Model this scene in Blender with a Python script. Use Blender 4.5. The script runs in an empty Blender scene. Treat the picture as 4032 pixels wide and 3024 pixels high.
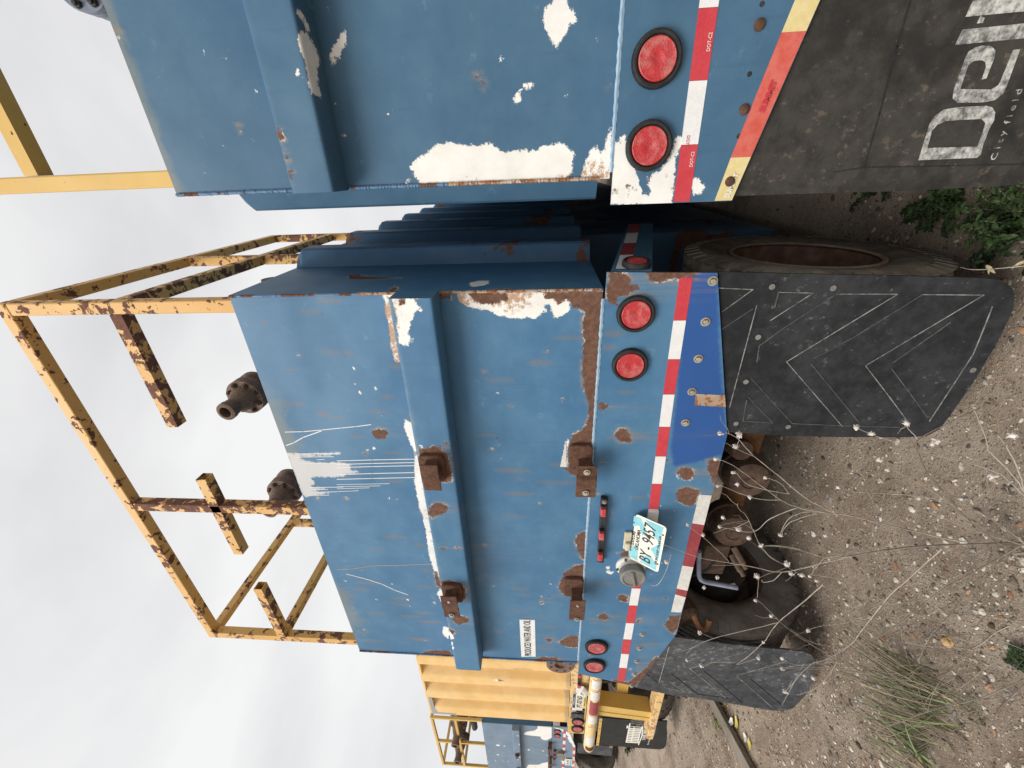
import bpy, bmesh, math, random
import numpy as np
from mathutils import Vector, Matrix, noise as mnoise
R = math.radians
random.seed(7); rng = np.random.default_rng(7)
sc = bpy.context.scene
COL = sc.collection
# ------------------------------------------------------------------ camera, sky, sun, exposure
cam_d = bpy.data.cameras.new('camera'); cam = bpy.data.objects.new('camera', cam_d); COL.objects.link(cam)
cam_d.sensor_width = 36.0; cam_d.sensor_fit = 'HORIZONTAL'; cam_d.lens = 14.29
cam_d.clip_start = 0.02; cam_d.clip_end = 2000
YAW, PITCH, ROLL = R(27.96), R(4.56), R(0.036)
fw = Vector((-math.sin(YAW)*math.cos(PITCH), math.cos(YAW)*math.cos(PITCH), math.sin(PITCH)))
rt = Vector((math.cos(YAW), math.sin(YAW), 0)); dn = fw.cross(rt)
# the photograph was taken with the phone held upright and is stored lying on its side
ix, iy = dn.copy(), rt.copy()
m3 = Matrix((ix, iy, -fw)).transposed()
cam.matrix_world = Matrix.Translation((0, 0, 1.67)) @ m3.to_4x4()
sc.camera = cam
SUN_EL, SUN_AZ = R(45), R(202)          # azimuth of the sun seen from the place, clockwise from +Y
wd = bpy.data.worlds.new('World'); sc.world = wd; wd.use_nodes = True
nt = wd.node_tree; nt.nodes.clear()
N = nt.nodes.new; L = nt.links.new
sky = N('ShaderNodeTexSky'); sky.sky_type = 'NISHITA'; sky.sun_disc = False
sky.sun_elevation = SUN_EL; sky.sun_rotation = SUN_AZ
b1 = N('ShaderNodeBackground'); b1.inputs[1].default_value = 0.05; L(sky.outputs[0], b1.inputs[0])
tc = N('ShaderNodeTexCoord'); mp = N('ShaderNodeMapping'); mp.inputs['Scale'].default_value = (1, 1, 2.2)
mp.inputs['Rotation'].default_value = (0.25, 0.1, 0.6)
L(tc.outputs['Generated'], mp.inputs[0])
nz = N('ShaderNodeTexNoise'); nz.inputs['Scale'].default_value = 1.5; nz.inputs['Detail'].default_value = 5; nz.inputs['Roughness'].default_value = .5
nz.inputs['Distortion'].default_value = .25
L(mp.outputs[0], nz.inputs[0])
cr = N('ShaderNodeValToRGB'); e = cr.color_ramp.elements
e[0].position = .32; e[0].color = (.755, .755, .77, 1); e[1].position = .62; e[1].color = (1.0, 1.0, 1.0, 1)
L(nz.outputs[0], cr.inputs[0])
b2 = N('ShaderNodeBackground'); b2.inputs[1].default_value = 0.475; L(cr.outputs[0], b2.inputs[0])
mx = N('ShaderNodeMixShader'); mx.inputs[0].default_value = .96; L(b1.outputs[0], mx.inputs[1]); L(b2.outputs[0], mx.inputs[2])
wo = N('ShaderNodeOutputWorld'); L(mx.outputs[0], wo.inputs[0])
sd = bpy.data.lights.new('sun', 'SUN'); sd.energy = 1.5; sd.angle = R(34); sd.color = (1, .965, .91)
sun = bpy.data.objects.new('sun', sd); COL.objects.link(sun)
sv = Vector((math.sin(SUN_AZ)*math.cos(SUN_EL), math.cos(SUN_AZ)*math.cos(SUN_EL), math.sin(SUN_EL)))
sun.rotation_euler = sv.to_track_quat('Z', 'Y').to_euler()
sc.view_settings.view_transform = 'Standard'; sc.view_settings.look = 'None'
sc.view_settings.exposure = 1.0; sc.view_settings.gamma = 1.0; sc.view_settings.use_curve_mapping = False
sc.render.engine = 'CYCLES'
sc.cycles.max_bounces = 6; sc.cycles.diffuse_bounces = 3; sc.cycles.glossy_bounces = 3; sc.cycles.use_denoising = True

# ------------------------------------------------------------------ helpers
class NB:
    """small node builder for one material"""
    def __init__(s, name, rough=.6, spec=.5, metal=0.):
        s.m = bpy.data.materials.new(name); s.m.use_nodes = True; s.t = s.m.node_tree
        s.b = s.t.nodes['Principled BSDF']
        s.b.inputs['Roughness'].default_value = rough; s.b.inputs['Metallic'].default_value = metal
        s.b.inputs['Specular IOR Level'].default_value = spec
        s.c = s.t.nodes.new('ShaderNodeTexCoord')
    def n(s, t, **kw):
        x = s.t.nodes.new(t)
        for k, v in kw.items():
            if k in x.inputs: s.put(x, k, v)
            else: setattr(x, k, v)
        return x
    def put(s, x, k, v):
        if hasattr(v, 'is_output') or isinstance(v, bpy.types.NodeSocket): s.t.links.new(v, x.inputs[k])
        else:
            if isinstance(v, tuple) and len(v) == 3 and x.inputs[k].type == 'RGBA': v = (*v, 1)
            x.inputs[k].default_value = v
    def noise(s, scale, detail=4, rough=.55, stretch=None, dist=0., off=0.):
        v = s.c.outputs['Object']
        if getattr(s, 'vary', False):      # each copy wears differently
            oi = s.n('ShaderNodeObjectInfo'); sc_ = s.n('ShaderNodeVectorMath'); sc_.operation = 'SCALE'; sc_.inputs[0].default_value = (17., 31., 23.); s.t.links.new(oi.outputs['Random'], sc_.inputs['Scale'])
            ad = s.n('ShaderNodeVectorMath'); ad.operation = 'ADD'; s.t.links.new(v, ad.inputs[0]); s.t.links.new(sc_.outputs[0], ad.inputs[1]); v = ad.outputs[0]
        if stretch or off:
            mpn = s.n('ShaderNodeMapping'); mpn.inputs['Scale'].default_value = stretch or (1, 1, 1)
            mpn.inputs['Location'].default_value = (off, off*.7, off*1.3); s.t.links.new(v, mpn.inputs[0]); v = mpn.outputs[0]
        x = s.n('ShaderNodeTexNoise', Scale=scale, Detail=detail, Roughness=rough, Distortion=dist); s.t.links.new(v, x.inputs['Vector'])
        return x.outputs[0]
    def attr(s, name):
        x = s.n('ShaderNodeAttribute'); x.attribute_name = name; return x.outputs['Fac']
    def acol(s, name):
        x = s.n('ShaderNodeAttribute'); x.attribute_name = name; return x.outputs['Color']
    def math(s, op, a, b=0.):
        x = s.n('ShaderNodeMath'); x.operation = op; s.put(x, 0, a); s.put(x, 1, b); return x.outputs[0]
    def ramp(s, v, lo, hi, a=0., b=1.):
        x = s.n('ShaderNodeMapRange'); x.interpolation_type = 'SMOOTHSTEP'; s.put(x, 0, v); s.put(x, 1, lo); s.put(x, 2, hi); s.put(x, 3, a); s.put(x, 4, b); return x.outputs[0]
    def mix(s, f, a, b, mode='MIX'):
        x = s.n('ShaderNodeMix'); x.data_type = 'RGBA'; x.blend_type = mode
        for i, v in ((0, f), (6, a), (7, b)):
            if isinstance(v, bpy.types.NodeSocket): s.t.links.new(v, x.inputs[i])
            else: x.inputs[i].default_value = v if i == 0 else (*v, 1)
        return x.outputs[2]
    def bump(s, h, strength=.3, dist=.005):
        x = s.n('ShaderNodeBump', Strength=strength, Distance=dist); s.t.links.new(h, x.inputs['Height']); s.t.links.new(x.outputs[0], s.b.inputs['Normal'])
    def out(s, col, rough=None):
        s.put(s.b, 'Base Color', col)
        if rough is not None: s.put(s.b, 'Roughness', rough)
        return s.m

def paint(name, base, light, rustc=(.105, .052, .033), amp=.62, fade=.62, specks=.80, patchy=None, smear=.25, blue2=(.026, .090, .285), wearc=(.20, .165, .13), vary=False):
    """weathered paint: fading, smears, bare primer and rust where the mesh attributes say so, small chips everywhere"""
    k = NB(name, .45, .30); k.vary = vary
    rag = k.noise(48, 9, .74, dist=.25); rag2 = k.noise(240, 3, .6)
    w = k.math('ADD', k.math('MULTIPLY', rag, .75), k.math('MULTIPLY', rag2, .25))
    def mask(a, am=amp, soft=.03):
        v = k.math('ADD', k.attr(a), k.math('MULTIPLY', k.math('SUBTRACT', w, .5), am)); return k.ramp(v, .5-soft, .5+soft), v
    big = k.noise(2.2, 5, .6); mid = k.noise(11, 6, .65)
    col = k.mix(k.ramp(k.math('ADD', k.math('MULTIPLY', big, .6), k.math('MULTIPLY', mid, .4)), .40, .64, 0, fade), base, light)
    vert = k.noise(9, 5, .6, stretch=(5, 5, .35))
    col = k.mix(k.ramp(vert, .56, .74, 0, .22), col, tuple(c*.72 for c in base))
    scuff = k.noise(16, 8, .72, off=3.1)
    col = k.mix(k.ramp(scuff, .60, .72, 0, .35), col, tuple(min(1, c*1.35+.05) for c in light))
    # repaint in a stronger blue
    f, _ = mask('fresh', .5, .10); col = k.mix(f, col, blue2)
    f = k.ramp(k.math('ADD', k.attr('grime'), k.math('MULTIPLY', k.math('SUBTRACT', mid, .5), 1.1)), .38, .85, 0, .6); col = k.mix(f, col, (.21, .225, .19))
    sm = k.noise(30, 5, .65, stretch=(3, 3, .16), off=1.7)
    col = k.mix(k.ramp(sm, .66, .76, 0, smear), col, wearc)
    f, _ = mask('streak', .55, .16); col = k.mix(k.math('MULTIPLY', f, .72), col, wearc)
    f, gv = mask('grey', .75, .05); col = k.mix(k.math('MULTIPLY', f, .88), col, (.60, .59, .575))
    # rust bleeding just outside bare metal and running down below it
    bl = k.math('MULTIPLY', k.attr('bleed'), k.ramp(vert, .36, .66)); col = k.mix(k.math('MULTIPLY', bl, .62), col, (.27, .20, .125))
    fr, rv = mask('rust')
    halo = k.math('MULTIPLY', k.ramp(rv, .30, .48, 0, .55), k.ramp(vert, .42, .62)); col = k.mix(halo, col, (.30, .235, .155))
    fwh, wv = mask('white', amp*.9, .02)
    wcol = k.mix(k.ramp(mid, .3, .8), (.84, .835, .80), (.72, .71, .66))
    rw = k.math('ADD', k.attr('tan'), k.math('ADD', k.math('MULTIPLY', k.math('SUBTRACT', w, .5), 3.6), k.math('MULTIPLY', k.math('SUBTRACT', scuff, .5), 1.6)))
    wcol = k.mix(k.ramp(rw, .58, .98, 0, .85), wcol, (.40, .20, .085))
    col = k.mix(fwh, col, wcol)
    rim = k.math('MULTIPLY', k.ramp(rv, .455, .475), k.ramp(scuff, .50, .58)); col = k.mix(k.math('MULTIPLY', rim, k.math('SUBTRACT', 1., fr)), col, (.72, .68, .60))
    rcol = k.mix(k.ramp(k.noise(45, 6, .7), .3, .75), rustc, tuple(c*1.7+.012 for c in rustc))
    col = k.mix(fr, col, rcol)
    allr = fr
    if patchy:                         # (scale, threshold) free rust patches
        pn = k.noise(patchy[0], 7, .62, dist=.3, off=5.3); pn = k.math('ADD', pn, k.math('MULTIPLY', k.math('SUBTRACT', k.noise(2.6, 3, .5, off=7.7), .5), .30)); pv = k.math('ADD', pn, k.math('MULTIPLY', k.math('SUBTRACT', rag, .5), .12))
        fp = k.ramp(pv, patchy[1]-.008, patchy[1]+.008); col = k.mix(fp, col, rcol); allr = k.math('MAXIMUM', fr, fp)
    sp = k.noise(38, 2, .5, off=9.); fs = k.ramp(sp, specks, specks+.02); col = k.mix(fs, col, rcol)
    rough = k.math('ADD', k.math('MULTIPLY', k.math('MAXIMUM', allr, fs), .38), k.math('ADD', .41, k.math('MULTIPLY', mid, .18)))
    hgt = k.math('ADD', k.math('ADD', k.math('MULTIPLY', k.noise(1.9, 2, .5, off=4.4), 34.), k.math('MULTIPLY', k.math('MAXIMUM', fwh, allr), -.9)), k.math('ADD', k.math('MULTIPLY', mid, .55), k.math('MULTIPLY', k.math('MULTIPLY', rag2, allr), .9)))
    k.bump(hgt, .35, .003)
    return k.out(col, rough)

def simple(name, c1, c2, scale=30, rough=.7, spec=.4, metal=0., bumps=.2, stretch=None, rlo=None):
    k = NB(name, rough, spec, metal)
    a = k.noise(scale, 6, .65, stretch=stretch); b = k.noise(scale*.17, 4, .6, off=2.)
    v = k.math('ADD', k.math('MULTIPLY', a, .6), k.math('MULTIPLY', b, .4))
    if bumps: k.bump(a, bumps, .004)
    return k.out(k.mix(k.ramp(v, .36, .66), c1, c2))

BLUE = (.056, .157, .284); BLUEL = (.096, .218, .340)
M = {}
M['blue'] = paint('faded_blue_paint', BLUE, BLUEL)
M['blue_clean'] = paint('blue_paint', (.051, .127, .214), (.080, .168, .256), specks=.83, fade=.6, smear=.06, rustc=(.11, .045, .03))
M['blue_rust'] = paint('blue_paint_with_rust', (.052, .125, .225), (.080, .165, .27), patchy=(3.6, .615), vary=True)  # darker base puts deeper shade into the ribs' colour, besides the rust
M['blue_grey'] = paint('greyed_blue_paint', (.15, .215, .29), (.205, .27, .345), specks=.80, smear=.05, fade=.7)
M['yellow'] = paint('worn_yellow_paint', (.63, .355, .10), (.69, .44, .165), patchy=(20, .535), rustc=(.115, .052, .034), specks=.72, smear=.15, vary=True)
M['yellow_ok'] = paint('yellow_paint', (.60, .385, .10), (.66, .46, .15), patchy=(9, .72), rustc=(.09, .045, .03), specks=.74, smear=.12)
M['yellow_top'] = paint('faded_yellow_paint', (.65, .38, .115), (.71, .46, .185), patchy=(20, .58), rustc=(.115, .052, .034), specks=.74, smear=.1, vary=True)
M['yellow_rusty'] = paint('peeling_yellow_paint', (.63, .355, .10), (.69, .44, .165), patchy=(20, .475), rustc=(.115, .052, .034), specks=.72, smear=.15, vary=True)
M['yellow_tank'] = paint('yellow_tank_paint', (.76, .49, .185), (.82, .585, .29), specks=.79, smear=.06, fade=.8, rustc=(.12, .07, .04))
M['yellow_worn'] = paint('scuffed_yellow_paint', (.70, .49, .21), (.78, .60, .35), patchy=(26, .57), rustc=(.33, .19, .10), smear=.4)
M['rust'] = simple('brown_rust', (.075, .038, .026), (.155, .078, .048), 60, .88, .25, bumps=.6)
M['rust_dark'] = simple('oily_rusty_iron', (.058, .036, .026), (.135, .086, .060), 40, .8, .3, bumps=.5)
M['rust_orange'] = simple('orange_rust', (.18, .088, .042), (.32, .165, .085), 30, .88, .25, bumps=.5)
M['iron'] = simple('weathered_iron', (.125, .078, .055), (.215, .150, .112), 50, .72, .4, bumps=.4)
M['lightsteel'] = simple('worn_bright_steel', (.34, .32, .28), (.55, .52, .46), 80, .45, .5, .5)
M['zinc'] = simple('zinc_bolt', (.42, .38, .28), (.62, .58, .46), 90, .4, .5, .6)
M['rubber'] = simple('black_rubber', (.017, .0175, .018), (.034, .034, .034), 60, .66, .25)
def flapmat(name, c1, c2, dust, thr):
    k = NB(name, .68, .22); a = k.noise(20, 6, .65); b = k.noise(4, 4, .6, off=2.); c = k.noise(34, 7, .72, stretch=(1.2, 1, 1), off=5); f = k.noise(120, 4, .7, off=7)
    col = k.mix(k.ramp(k.math('ADD', k.math('MULTIPLY', a, .5), k.math('MULTIPLY', b, .5)), .38, .62), c1, c2)
    col = k.mix(k.ramp(k.math('ADD', k.math('MULTIPLY', c, .75), k.math('MULTIPLY', b, .25)), thr, thr+.09, 0, .75), col, dust)
    col = k.mix(k.ramp(f, .66, .74, 0, .5), col, tuple(q*1.5 for q in dust))
    k.bump(k.math('ADD', a, k.math('MULTIPLY', f, .3)), .3, .004); return k.out(col)
M['flap'] = flapmat('dusty_black_rubber_sheet', (.016, .017, .019), (.037, .039, .042), (.15, .15, .15), .575)
M['flap_brown'] = flapmat('brownish_worn_rubber_sheet', (.025, .024, .0228), (.054, .050, .044), (.130, .110, .088), .56)
M['flap_grey'] = flapmat('dusty_grey_rubber_sheet', (.036, .038, .042), (.08, .083, .089), (.27, .27, .27), .545)
M['ridge'] = simple('scuffed_rubber_edge', (.085, .085, .08), (.34, .34, .315), 60, .75, .3)
M['ridge_dim'] = simple('dull_rubber_edge', (.05, .05, .05), (.13, .13, .13), 60, .75, .3)
M['tyre'] = simple('dusty_tyre_rubber', (.080, .073, .066), (.215, .195, .168), 7, .85, .25, bumps=.35, stretch=(1, 1, 1))
M['tyre_lifted'] = simple('dusty_tyre_lightened_for_gap', (.16, .14, .115), (.36, .315, .25), 12, .9, .2, bumps=.35)  # dusty tyre rubber, lightened as if more light reached the dark gap
M['rim_rust'] = simple('rusty_rim', (.15, .085, .06), (.30, .18, .13), 16, .85, .25, bumps=.4)
def lensmat(name, c1, c2, dust):
    k = NB(name, .32, .5); v = k.n('ShaderNodeTexVoronoi', Scale=260.); k.t.links.new(k.c.outputs['Object'], v.inputs['Vector'])
    d = k.noise(28, 6, .7); f = k.noise(300, 3, .6, off=3)
    col = k.mix(k.ramp(v.outputs['Distance'], .1, .5), c2, c1); col = k.mix(k.ramp(d, .44, .70, 0, dust), col, (.52, .36, .31)); col = k.mix(k.ramp(f, .68, .74, 0, .4), col, (.6, .5, .45))
    k.bump(v.outputs['Distance'], .5, .002); return k.out(col, k.ramp(d, .35, .7, .26, .60))
M['red_lens'] = lensmat('red_lens', (.45, .030, .036), (.56, .055, .06), .35)
M['red_lens_paled'] = lensmat('reflection_paled_red_lens', (.40, .06, .07), (.52, .10, .10), .5)  # paler red: a reflection put into the lens colour, plus dust
M['tape_red'] = simple('red_reflective_tape', (.50, .035, .052), (.57, .06, .075), 200, .4, .5, bumps=.15)
M['tape_white'] = simple('white_reflective_tape', (.70, .70, .70), (.80, .80, .79), 200, .4, .5, bumps=.15)
M['tape_dirty'] = simple('dirty_white_tape', (.58, .56, .52), (.74, .72, .68), 60, .5, .4)
M['tape_dark'] = simple('faded_dark_red_tape', (.24, .035, .045), (.34, .06, .07), 60, .5, .4)
M['tape_yellow'] = simple('yellowed_tape', (.66, .54, .24), (.74, .63, .34), 60, .5, .4)
M['tape_pink'] = simple('weathered_red_tape', (.55, .075, .05), (.62, .16, .13), 30, .5, .4)
M['plastic'] = simple('black_plastic', (.015, .015, .016), (.03, .03, .032), 60, .5, .4)
M['cap_grey'] = simple('grey_plastic_cap', (.16, .155, .14), (.24, .235, .215), 30, .6, .4)
M['white_plastic'] = simple('white_plastic', (.60, .59, .55), (.76, .75, .72), 30, .55, .4)
M['cream'] = simple('cream_plastic', (.52, .47, .33), (.68, .63, .48), 50, .5, .4)
M['plate_cream'] = simple('cream_licence_plate', (.68, .66, .56), (.78, .76, .66), 40, .5, .4, bumps=.1)
M['teal'] = simple('teal_print', (.16, .46, .52), (.30, .58, .62), 25, .5, .4, bumps=0)
M['ink'] = simple('black_print', (.015, .015, .017), (.05, .05, .05), 90, .6, .3, bumps=0)
M['ink_red'] = simple('red_print', (.5, .08, .09), (.55, .14, .14), 90, .6, .3, bumps=0)
M['ink_pale'] = simple('pale_print', (.72, .70, .62), (.80, .78, .70), 60, .6, .3, bumps=0)
M['silver'] = simple('worn_silver_letter', (.10, .10, .10), (.62, .62, .58), 70, .55, .45, bumps=.5)
M['navy'] = simple('navy_print', (.02, .035, .075), (.04, .06, .11), 60, .5, .4, bumps=0)
M['plate_yellow'] = simple('yellow_print', (.62, .46, .10), (.70, .54, .18), 60, .5, .4, bumps=0)
M['primer'] = simple('grey_primer', (.30, .31, .31), (.36, .37, .37), 30, .6, .3)
M['run_white'] = simple('white_paint_run', (.70, .69, .67), (.80, .79, .77), 60, .6, .3, bumps=.1)
M['run_tan'] = simple('tan_scratch', (.34, .25, .18), (.50, .40, .32), 60, .8, .2, bumps=.1)
M['weld'] = paint('painted_weld', (.085, .175, .30), (.15, .26, .39), patchy=(7, .56))
M['weld_light'] = simple('pale_blue_weld', (.20, .32, .44), (.36, .48, .58), 40, .6, .4)
M['weld_rust'] = paint('rusty_weld', (.36, .26, .18), (.62, .55, .46), patchy=(34, .52), rustc=(.22, .095, .04))
M['steel_blue'] = simple('blue_grey_steel', (.13, .16, .23), (.28, .31, .38), 20, .45, .5)
M['pipe_dark'] = simple('dark_pipe', (.022, .018, .016), (.05, .04, .035), 20, .6, .4)
M['wood'] = simple('weathered_board', (.16, .135, .11), (.30, .265, .22), 12, .9, .2, bumps=.5, stretch=(6, .5, 6))
M['stem'] = simple('dry_grey_stem', (.24, .205, .165), (.44, .39, .325), 40, .9, .2)
M['stem_dark'] = simple('dark_dry_stem', (.13, .105, .085), (.25, .21, .17), 40, .9, .2)
M['head'] = simple('pale_dry_flower_head', (.46, .41, .37), (.74, .69, .64), 120, .9, .2)
M['straw'] = simple('straw', (.32, .26, .15), (.50, .43, .28), 60, .9, .2)

def link(name, me, mat, parent=None, label=None):
    o = bpy.data.objects.new(name, me); COL.objects.link(o)
    if mat is not None: me.materials.append(mat)
    if parent is not None:
        off = parent['off']
        me.transform(Matrix.Translation((-off[0], -off[1], -off[2]))); o.parent = parent
        if parent.get('is_part'): pass
    if label: o['label'] = label
    return o
def thing(name, label, cat, loc, group=None):
    o = bpy.data.objects.new(name, None); COL.objects.link(o); o.location = loc; o.empty_display_size = .2
    o['label'] = label; o['category'] = cat; o['off'] = list(loc)
    if group: o['group'] = group
    return o
class MB:
    """collects world-space geometry for one object"""
    def __init__(s): s.v = []; s.f = []
    def add(s, v, f):
        n = len(s.v); s.v += [tuple(p) for p in v]; s.f += [tuple(i+n for i in q) for q in f]; return s
    def hexa(s, p): return s.add(p, [(0, 3, 2, 1), (4, 5, 6, 7), (0, 1, 5, 4), (1, 2, 6, 5), (2, 3, 7, 6), (3, 0, 4, 7)])
    def box(s, a, b):
        (x0, y0, z0), (x1, y1, z1) = a, b
        return s.hexa([(x0, y0, z0), (x1, y0, z0), (x1, y1, z0), (x0, y1, z0), (x0, y0, z1), (x1, y0, z1), (x1, y1, z1), (x0, y1, z1)])
    def bar(s, a, b, w, h, up=(0, 0, 1)):
        a, b = Vector(a), Vector(b); d = (b-a).normalized(); u = Vector(up)
        if abs(d.dot(u)) > .98: u = Vector((0, 1, 0))
        sd = d.cross(u).normalized(); u = sd.cross(d)
        q = [a-sd*w/2-u*h/2, a+sd*w/2-u*h/2, a+sd*w/2+u*h/2, a-sd*w/2+u*h/2]
        return s.hexa(q+[p+(b-a) for p in q])
    def poly(s, pts, y0, y1):
        """outline in (x, z) given depth y0 (front) .. y1 (back)"""
        n = len(pts); area = sum(pts[i][0]*pts[(i+1) % n][1]-pts[(i+1) % n][0]*pts[i][1] for i in range(n))
        if area < 0: pts = pts[::-1]
        v = [(x, y0, z) for x, z in pts]+[(x, y1, z) for x, z in pts]
        return s.add(v, [tuple(range(n)), tuple(range(2*n-1, n-1, -1))]+[(i, i+n, (i+1) % n+n, (i+1) % n) for i in range(n)])
    def strip(s, pts, w, y, t=.002):
        """thin raised line along (x, z) points on a wall facing -y"""
        for a, b in zip(pts, pts[1:]):
            a, b = Vector(a), Vector(b); d = (b-a); 
            if d.length < 1e-5: continue
            d.normalize(); nrm = Vector((-d.y, d.x))*w/2; a = a-d*w*.3; b = b+d*w*.3
            q = [a-nrm, b-nrm, b+nrm, a+nrm]; 
            s.add([(p.x, y, p.y) for p in q]+[(p.x, y-t, p.y) for p in q], [(3, 2, 1, 0), (4, 5, 6, 7), (0, 1, 5, 4), (1, 2, 6, 5), (2, 3, 7, 6), (3, 0, 4, 7)])
        return s
    def lathe(s, prof, c, ax=(0, -1, 0), n=28, cap=True, a0=0, a1=2*math.pi):
        """prof = [(radius, height along ax)]"""
        ax = Vector(ax).normalized(); u = ax.orthogonal().normalized(); w = ax.cross(u); c = Vector(c); full = abs(a1-a0-2*math.pi) < 1e-6
        m = n if full else n+1; v = []
        for r, h in prof:
            for i in range(m):
                a = a0+(a1-a0)*i/n; v.append(c+ax*h+(u*math.cos(a)+w*math.sin(a))*r)
        f = []
        for j in range(len(prof)-1):
            for i in range(n):
                k = (i+1) % m; f.append((j*m+i, j*m+k, (j+1)*m+k, (j+1)*m+i))
        if cap and full:
            if prof[0][0] > 1e-6: f.append(tuple(range(m-1, -1, -1)))
            if prof[-1][0] > 1e-6: f.append(tuple(range((len(prof)-1)*m, len(prof)*m)))
        return s.add(v, f)
    def tube(s, pts, r0, r1=None, n=6):
        r1 = r0 if r1 is None else r1; pts = [Vector(p) for p in pts]; v = []; u = None
        for i, p in enumerate(pts):
            d = (pts[min(i+1, len(pts)-1)]-pts[max(i-1, 0)]).normalized()
            u = (u-d*u.dot(d)).normalized() if u is not None and (u-d*u.dot(d)).length > 1e-4 else d.orthogonal().normalized()
            w = d.cross(u); r = r0+(r1-r0)*i/max(1, len(pts)-1)
            v += [p+(u*math.cos(2*math.pi*k/n)+w*math.sin(2*math.pi*k/n))*r for k in range(n)]
        f = [(j*n+i, j*n+(i+1) % n, (j+1)*n+(i+1) % n, (j+1)*n+i) for j in range(len(pts)-1) for i in range(n)]
        f += [tuple(range(n-1, -1, -1)), tuple(range((len(pts)-1)*n, len(pts)*n))]
        return s.add(v, f)
    def build(s, name, mat, parent=None, smooth=False, bevel=0., label=None, seg=2):
        me = bpy.data.meshes.new(name); me.from_pydata(s.v, [], s.f)
        if bevel:
            bm = bmesh.new(); bm.from_mesh(me); bmesh.ops.remove_doubles(bm, verts=bm.verts, dist=1e-5)
            ed = [e for e in bm.edges if len(e.link_faces) == 2 and e.calc_face_angle(0) > .5]
            bmesh.ops.bevel(bm, geom=ed, offset=bevel, segments=seg, affect='EDGES', profile=.5, clamp_overlap=True); bm.to_mesh(me); bm.free()
        me.update()
        if smooth:
            me.polygons.foreach_set('use_smooth', [True]*len(me.polygons))
            try: me.set_sharp_from_angle(angle=R(38))
            except Exception: pass
        return link(name, me, mat, parent, label)
def catmull(pts, n=4):
    P = [Vector(p) for p in pts]
    if len(P) < 3: return P
    o = []
    for i in range(len(P)-1):
        a, b, c, d = P[max(i-1, 0)], P[i], P[i+1], P[min(i+2, len(P)-1)]
        for k in range(n):
            t = k/n; o.append(.5*((2*b)+(c-a)*t+(2*a-5*b+4*c-d)*t*t+(3*b-a-3*c+d)*t*t*t))
    o.append(P[-1]); return o
def sdf(px, pz, polys):
    """signed distance (inside positive) of points to a union of polygons"""
    best = np.full(px.shape, -1e3)
    for pl in polys:
        p = np.array(pl, float); q = np.roll(p, -1, 0); d2 = np.full(px.shape, 1e9); ins = np.zeros(px.shape, bool)
        x0, z0 = p.min(0)-.08; x1, z1 = p.max(0)+.08
        sel = (px > x0) & (px < x1) & (pz > z0) & (pz < z1)
        if not sel.any(): continue
        X, Z = px[sel], pz[sel]; dd = np.full(X.shape, 1e9); ii = np.zeros(X.shape, bool)
        for (ax, az), (bx, bz) in zip(p, q):
            ex, ez = bx-ax, bz-az; t = np.clip(((X-ax)*ex+(Z-az)*ez)/max(ex*ex+ez*ez, 1e-12), 0, 1)
            dd = np.minimum(dd, (X-ax-t*ex)**2+(Z-az-t*ez)**2)
            c = ((az > Z) != (bz > Z)) & (X < ex*(Z-az)/(ez if abs(ez) > 1e-12 else 1e-12)+ax); ii ^= c
        sd_ = np.sqrt(dd)*np.where(ii, 1, -1); best[sel] = np.maximum(best[sel], sd_)
    return best
def bleed(polys, L=.10):
    """how much rust has run down below each bare patch"""
    def f(px, pz):
        b = np.zeros(px.shape)
        for pl in polys:
            p = np.array(pl); x0, z0 = p.min(0); x1, z1 = p.max(0)
            if x1-x0 < .012: continue
            m = .5*(x0+x1); h = .5*(x1-x0); zm = .5*(z0+z1); l_ = L*(.6+min(1.4, h/.05))
            e_ = np.clip(1.15-np.abs(px-m)/h, 0, 1)*np.where(pz < zm, np.exp(-np.clip(z0-pz, 0, 9)/l_), 0); b = np.maximum(b, e_)
        return b
    return f
def rrect(x0, x1, z0, z1, r=.014, n=4):
    o = []
    for cx, cz, a0 in ((x1-r, z0+r, -90), (x1-r, z1-r, 0), (x0+r, z1-r, 90), (x0+r, z0+r, 180)): o += [(cx+r*math.cos(R(a0+90*t/n)), cz+r*math.sin(R(a0+90*t/n))) for t in range(n+1)]
    return o
def bend(o, fn, nx=10, nz=14):
    """slice a flat hanging sheet and let it curl: y += fn(x, z) in world metres"""
    me = o.data; bm = bmesh.new(); bm.from_mesh(me); off = Vector(o.parent['off']) if o.parent is not None and 'off' in o.parent else Vector(o.parent.parent['off']) if o.parent is not None else Vector()
    xs = [v.co.x for v in bm.verts]; zs = [v.co.z for v in bm.verts]
    for i in range(1, nx): bmesh.ops.bisect_plane(bm, geom=bm.verts[:]+bm.edges[:]+bm.faces[:], plane_co=(min(xs)+(max(xs)-min(xs))*i/nx, 0, 0), plane_no=(1, 0, 0))
    for i in range(1, nz): bmesh.ops.bisect_plane(bm, geom=bm.verts[:]+bm.edges[:]+bm.faces[:], plane_co=(0, 0, min(zs)+(max(zs)-min(zs))*i/nz), plane_no=(0, 0, 1))
    for v_ in bm.verts: v_.co.y += fn(v_.co.x+off.x, v_.co.z+off.z)
    bm.to_mesh(me); bm.free(); me.update(); return o
def enc(sd_, rng_=.05): return np.clip(.5+sd_/(2*rng_), 0, 1)
def attrs(me, px, pz, wear):
    for name, polys in wear.items():
        a = me.attributes.new(name, 'FLOAT', 'POINT')
        val = polys(px, pz) if callable(polys) else enc(sdf(px, pz, polys))
        a.data.foreach_set('value', np.asarray(val, np.float32))
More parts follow.
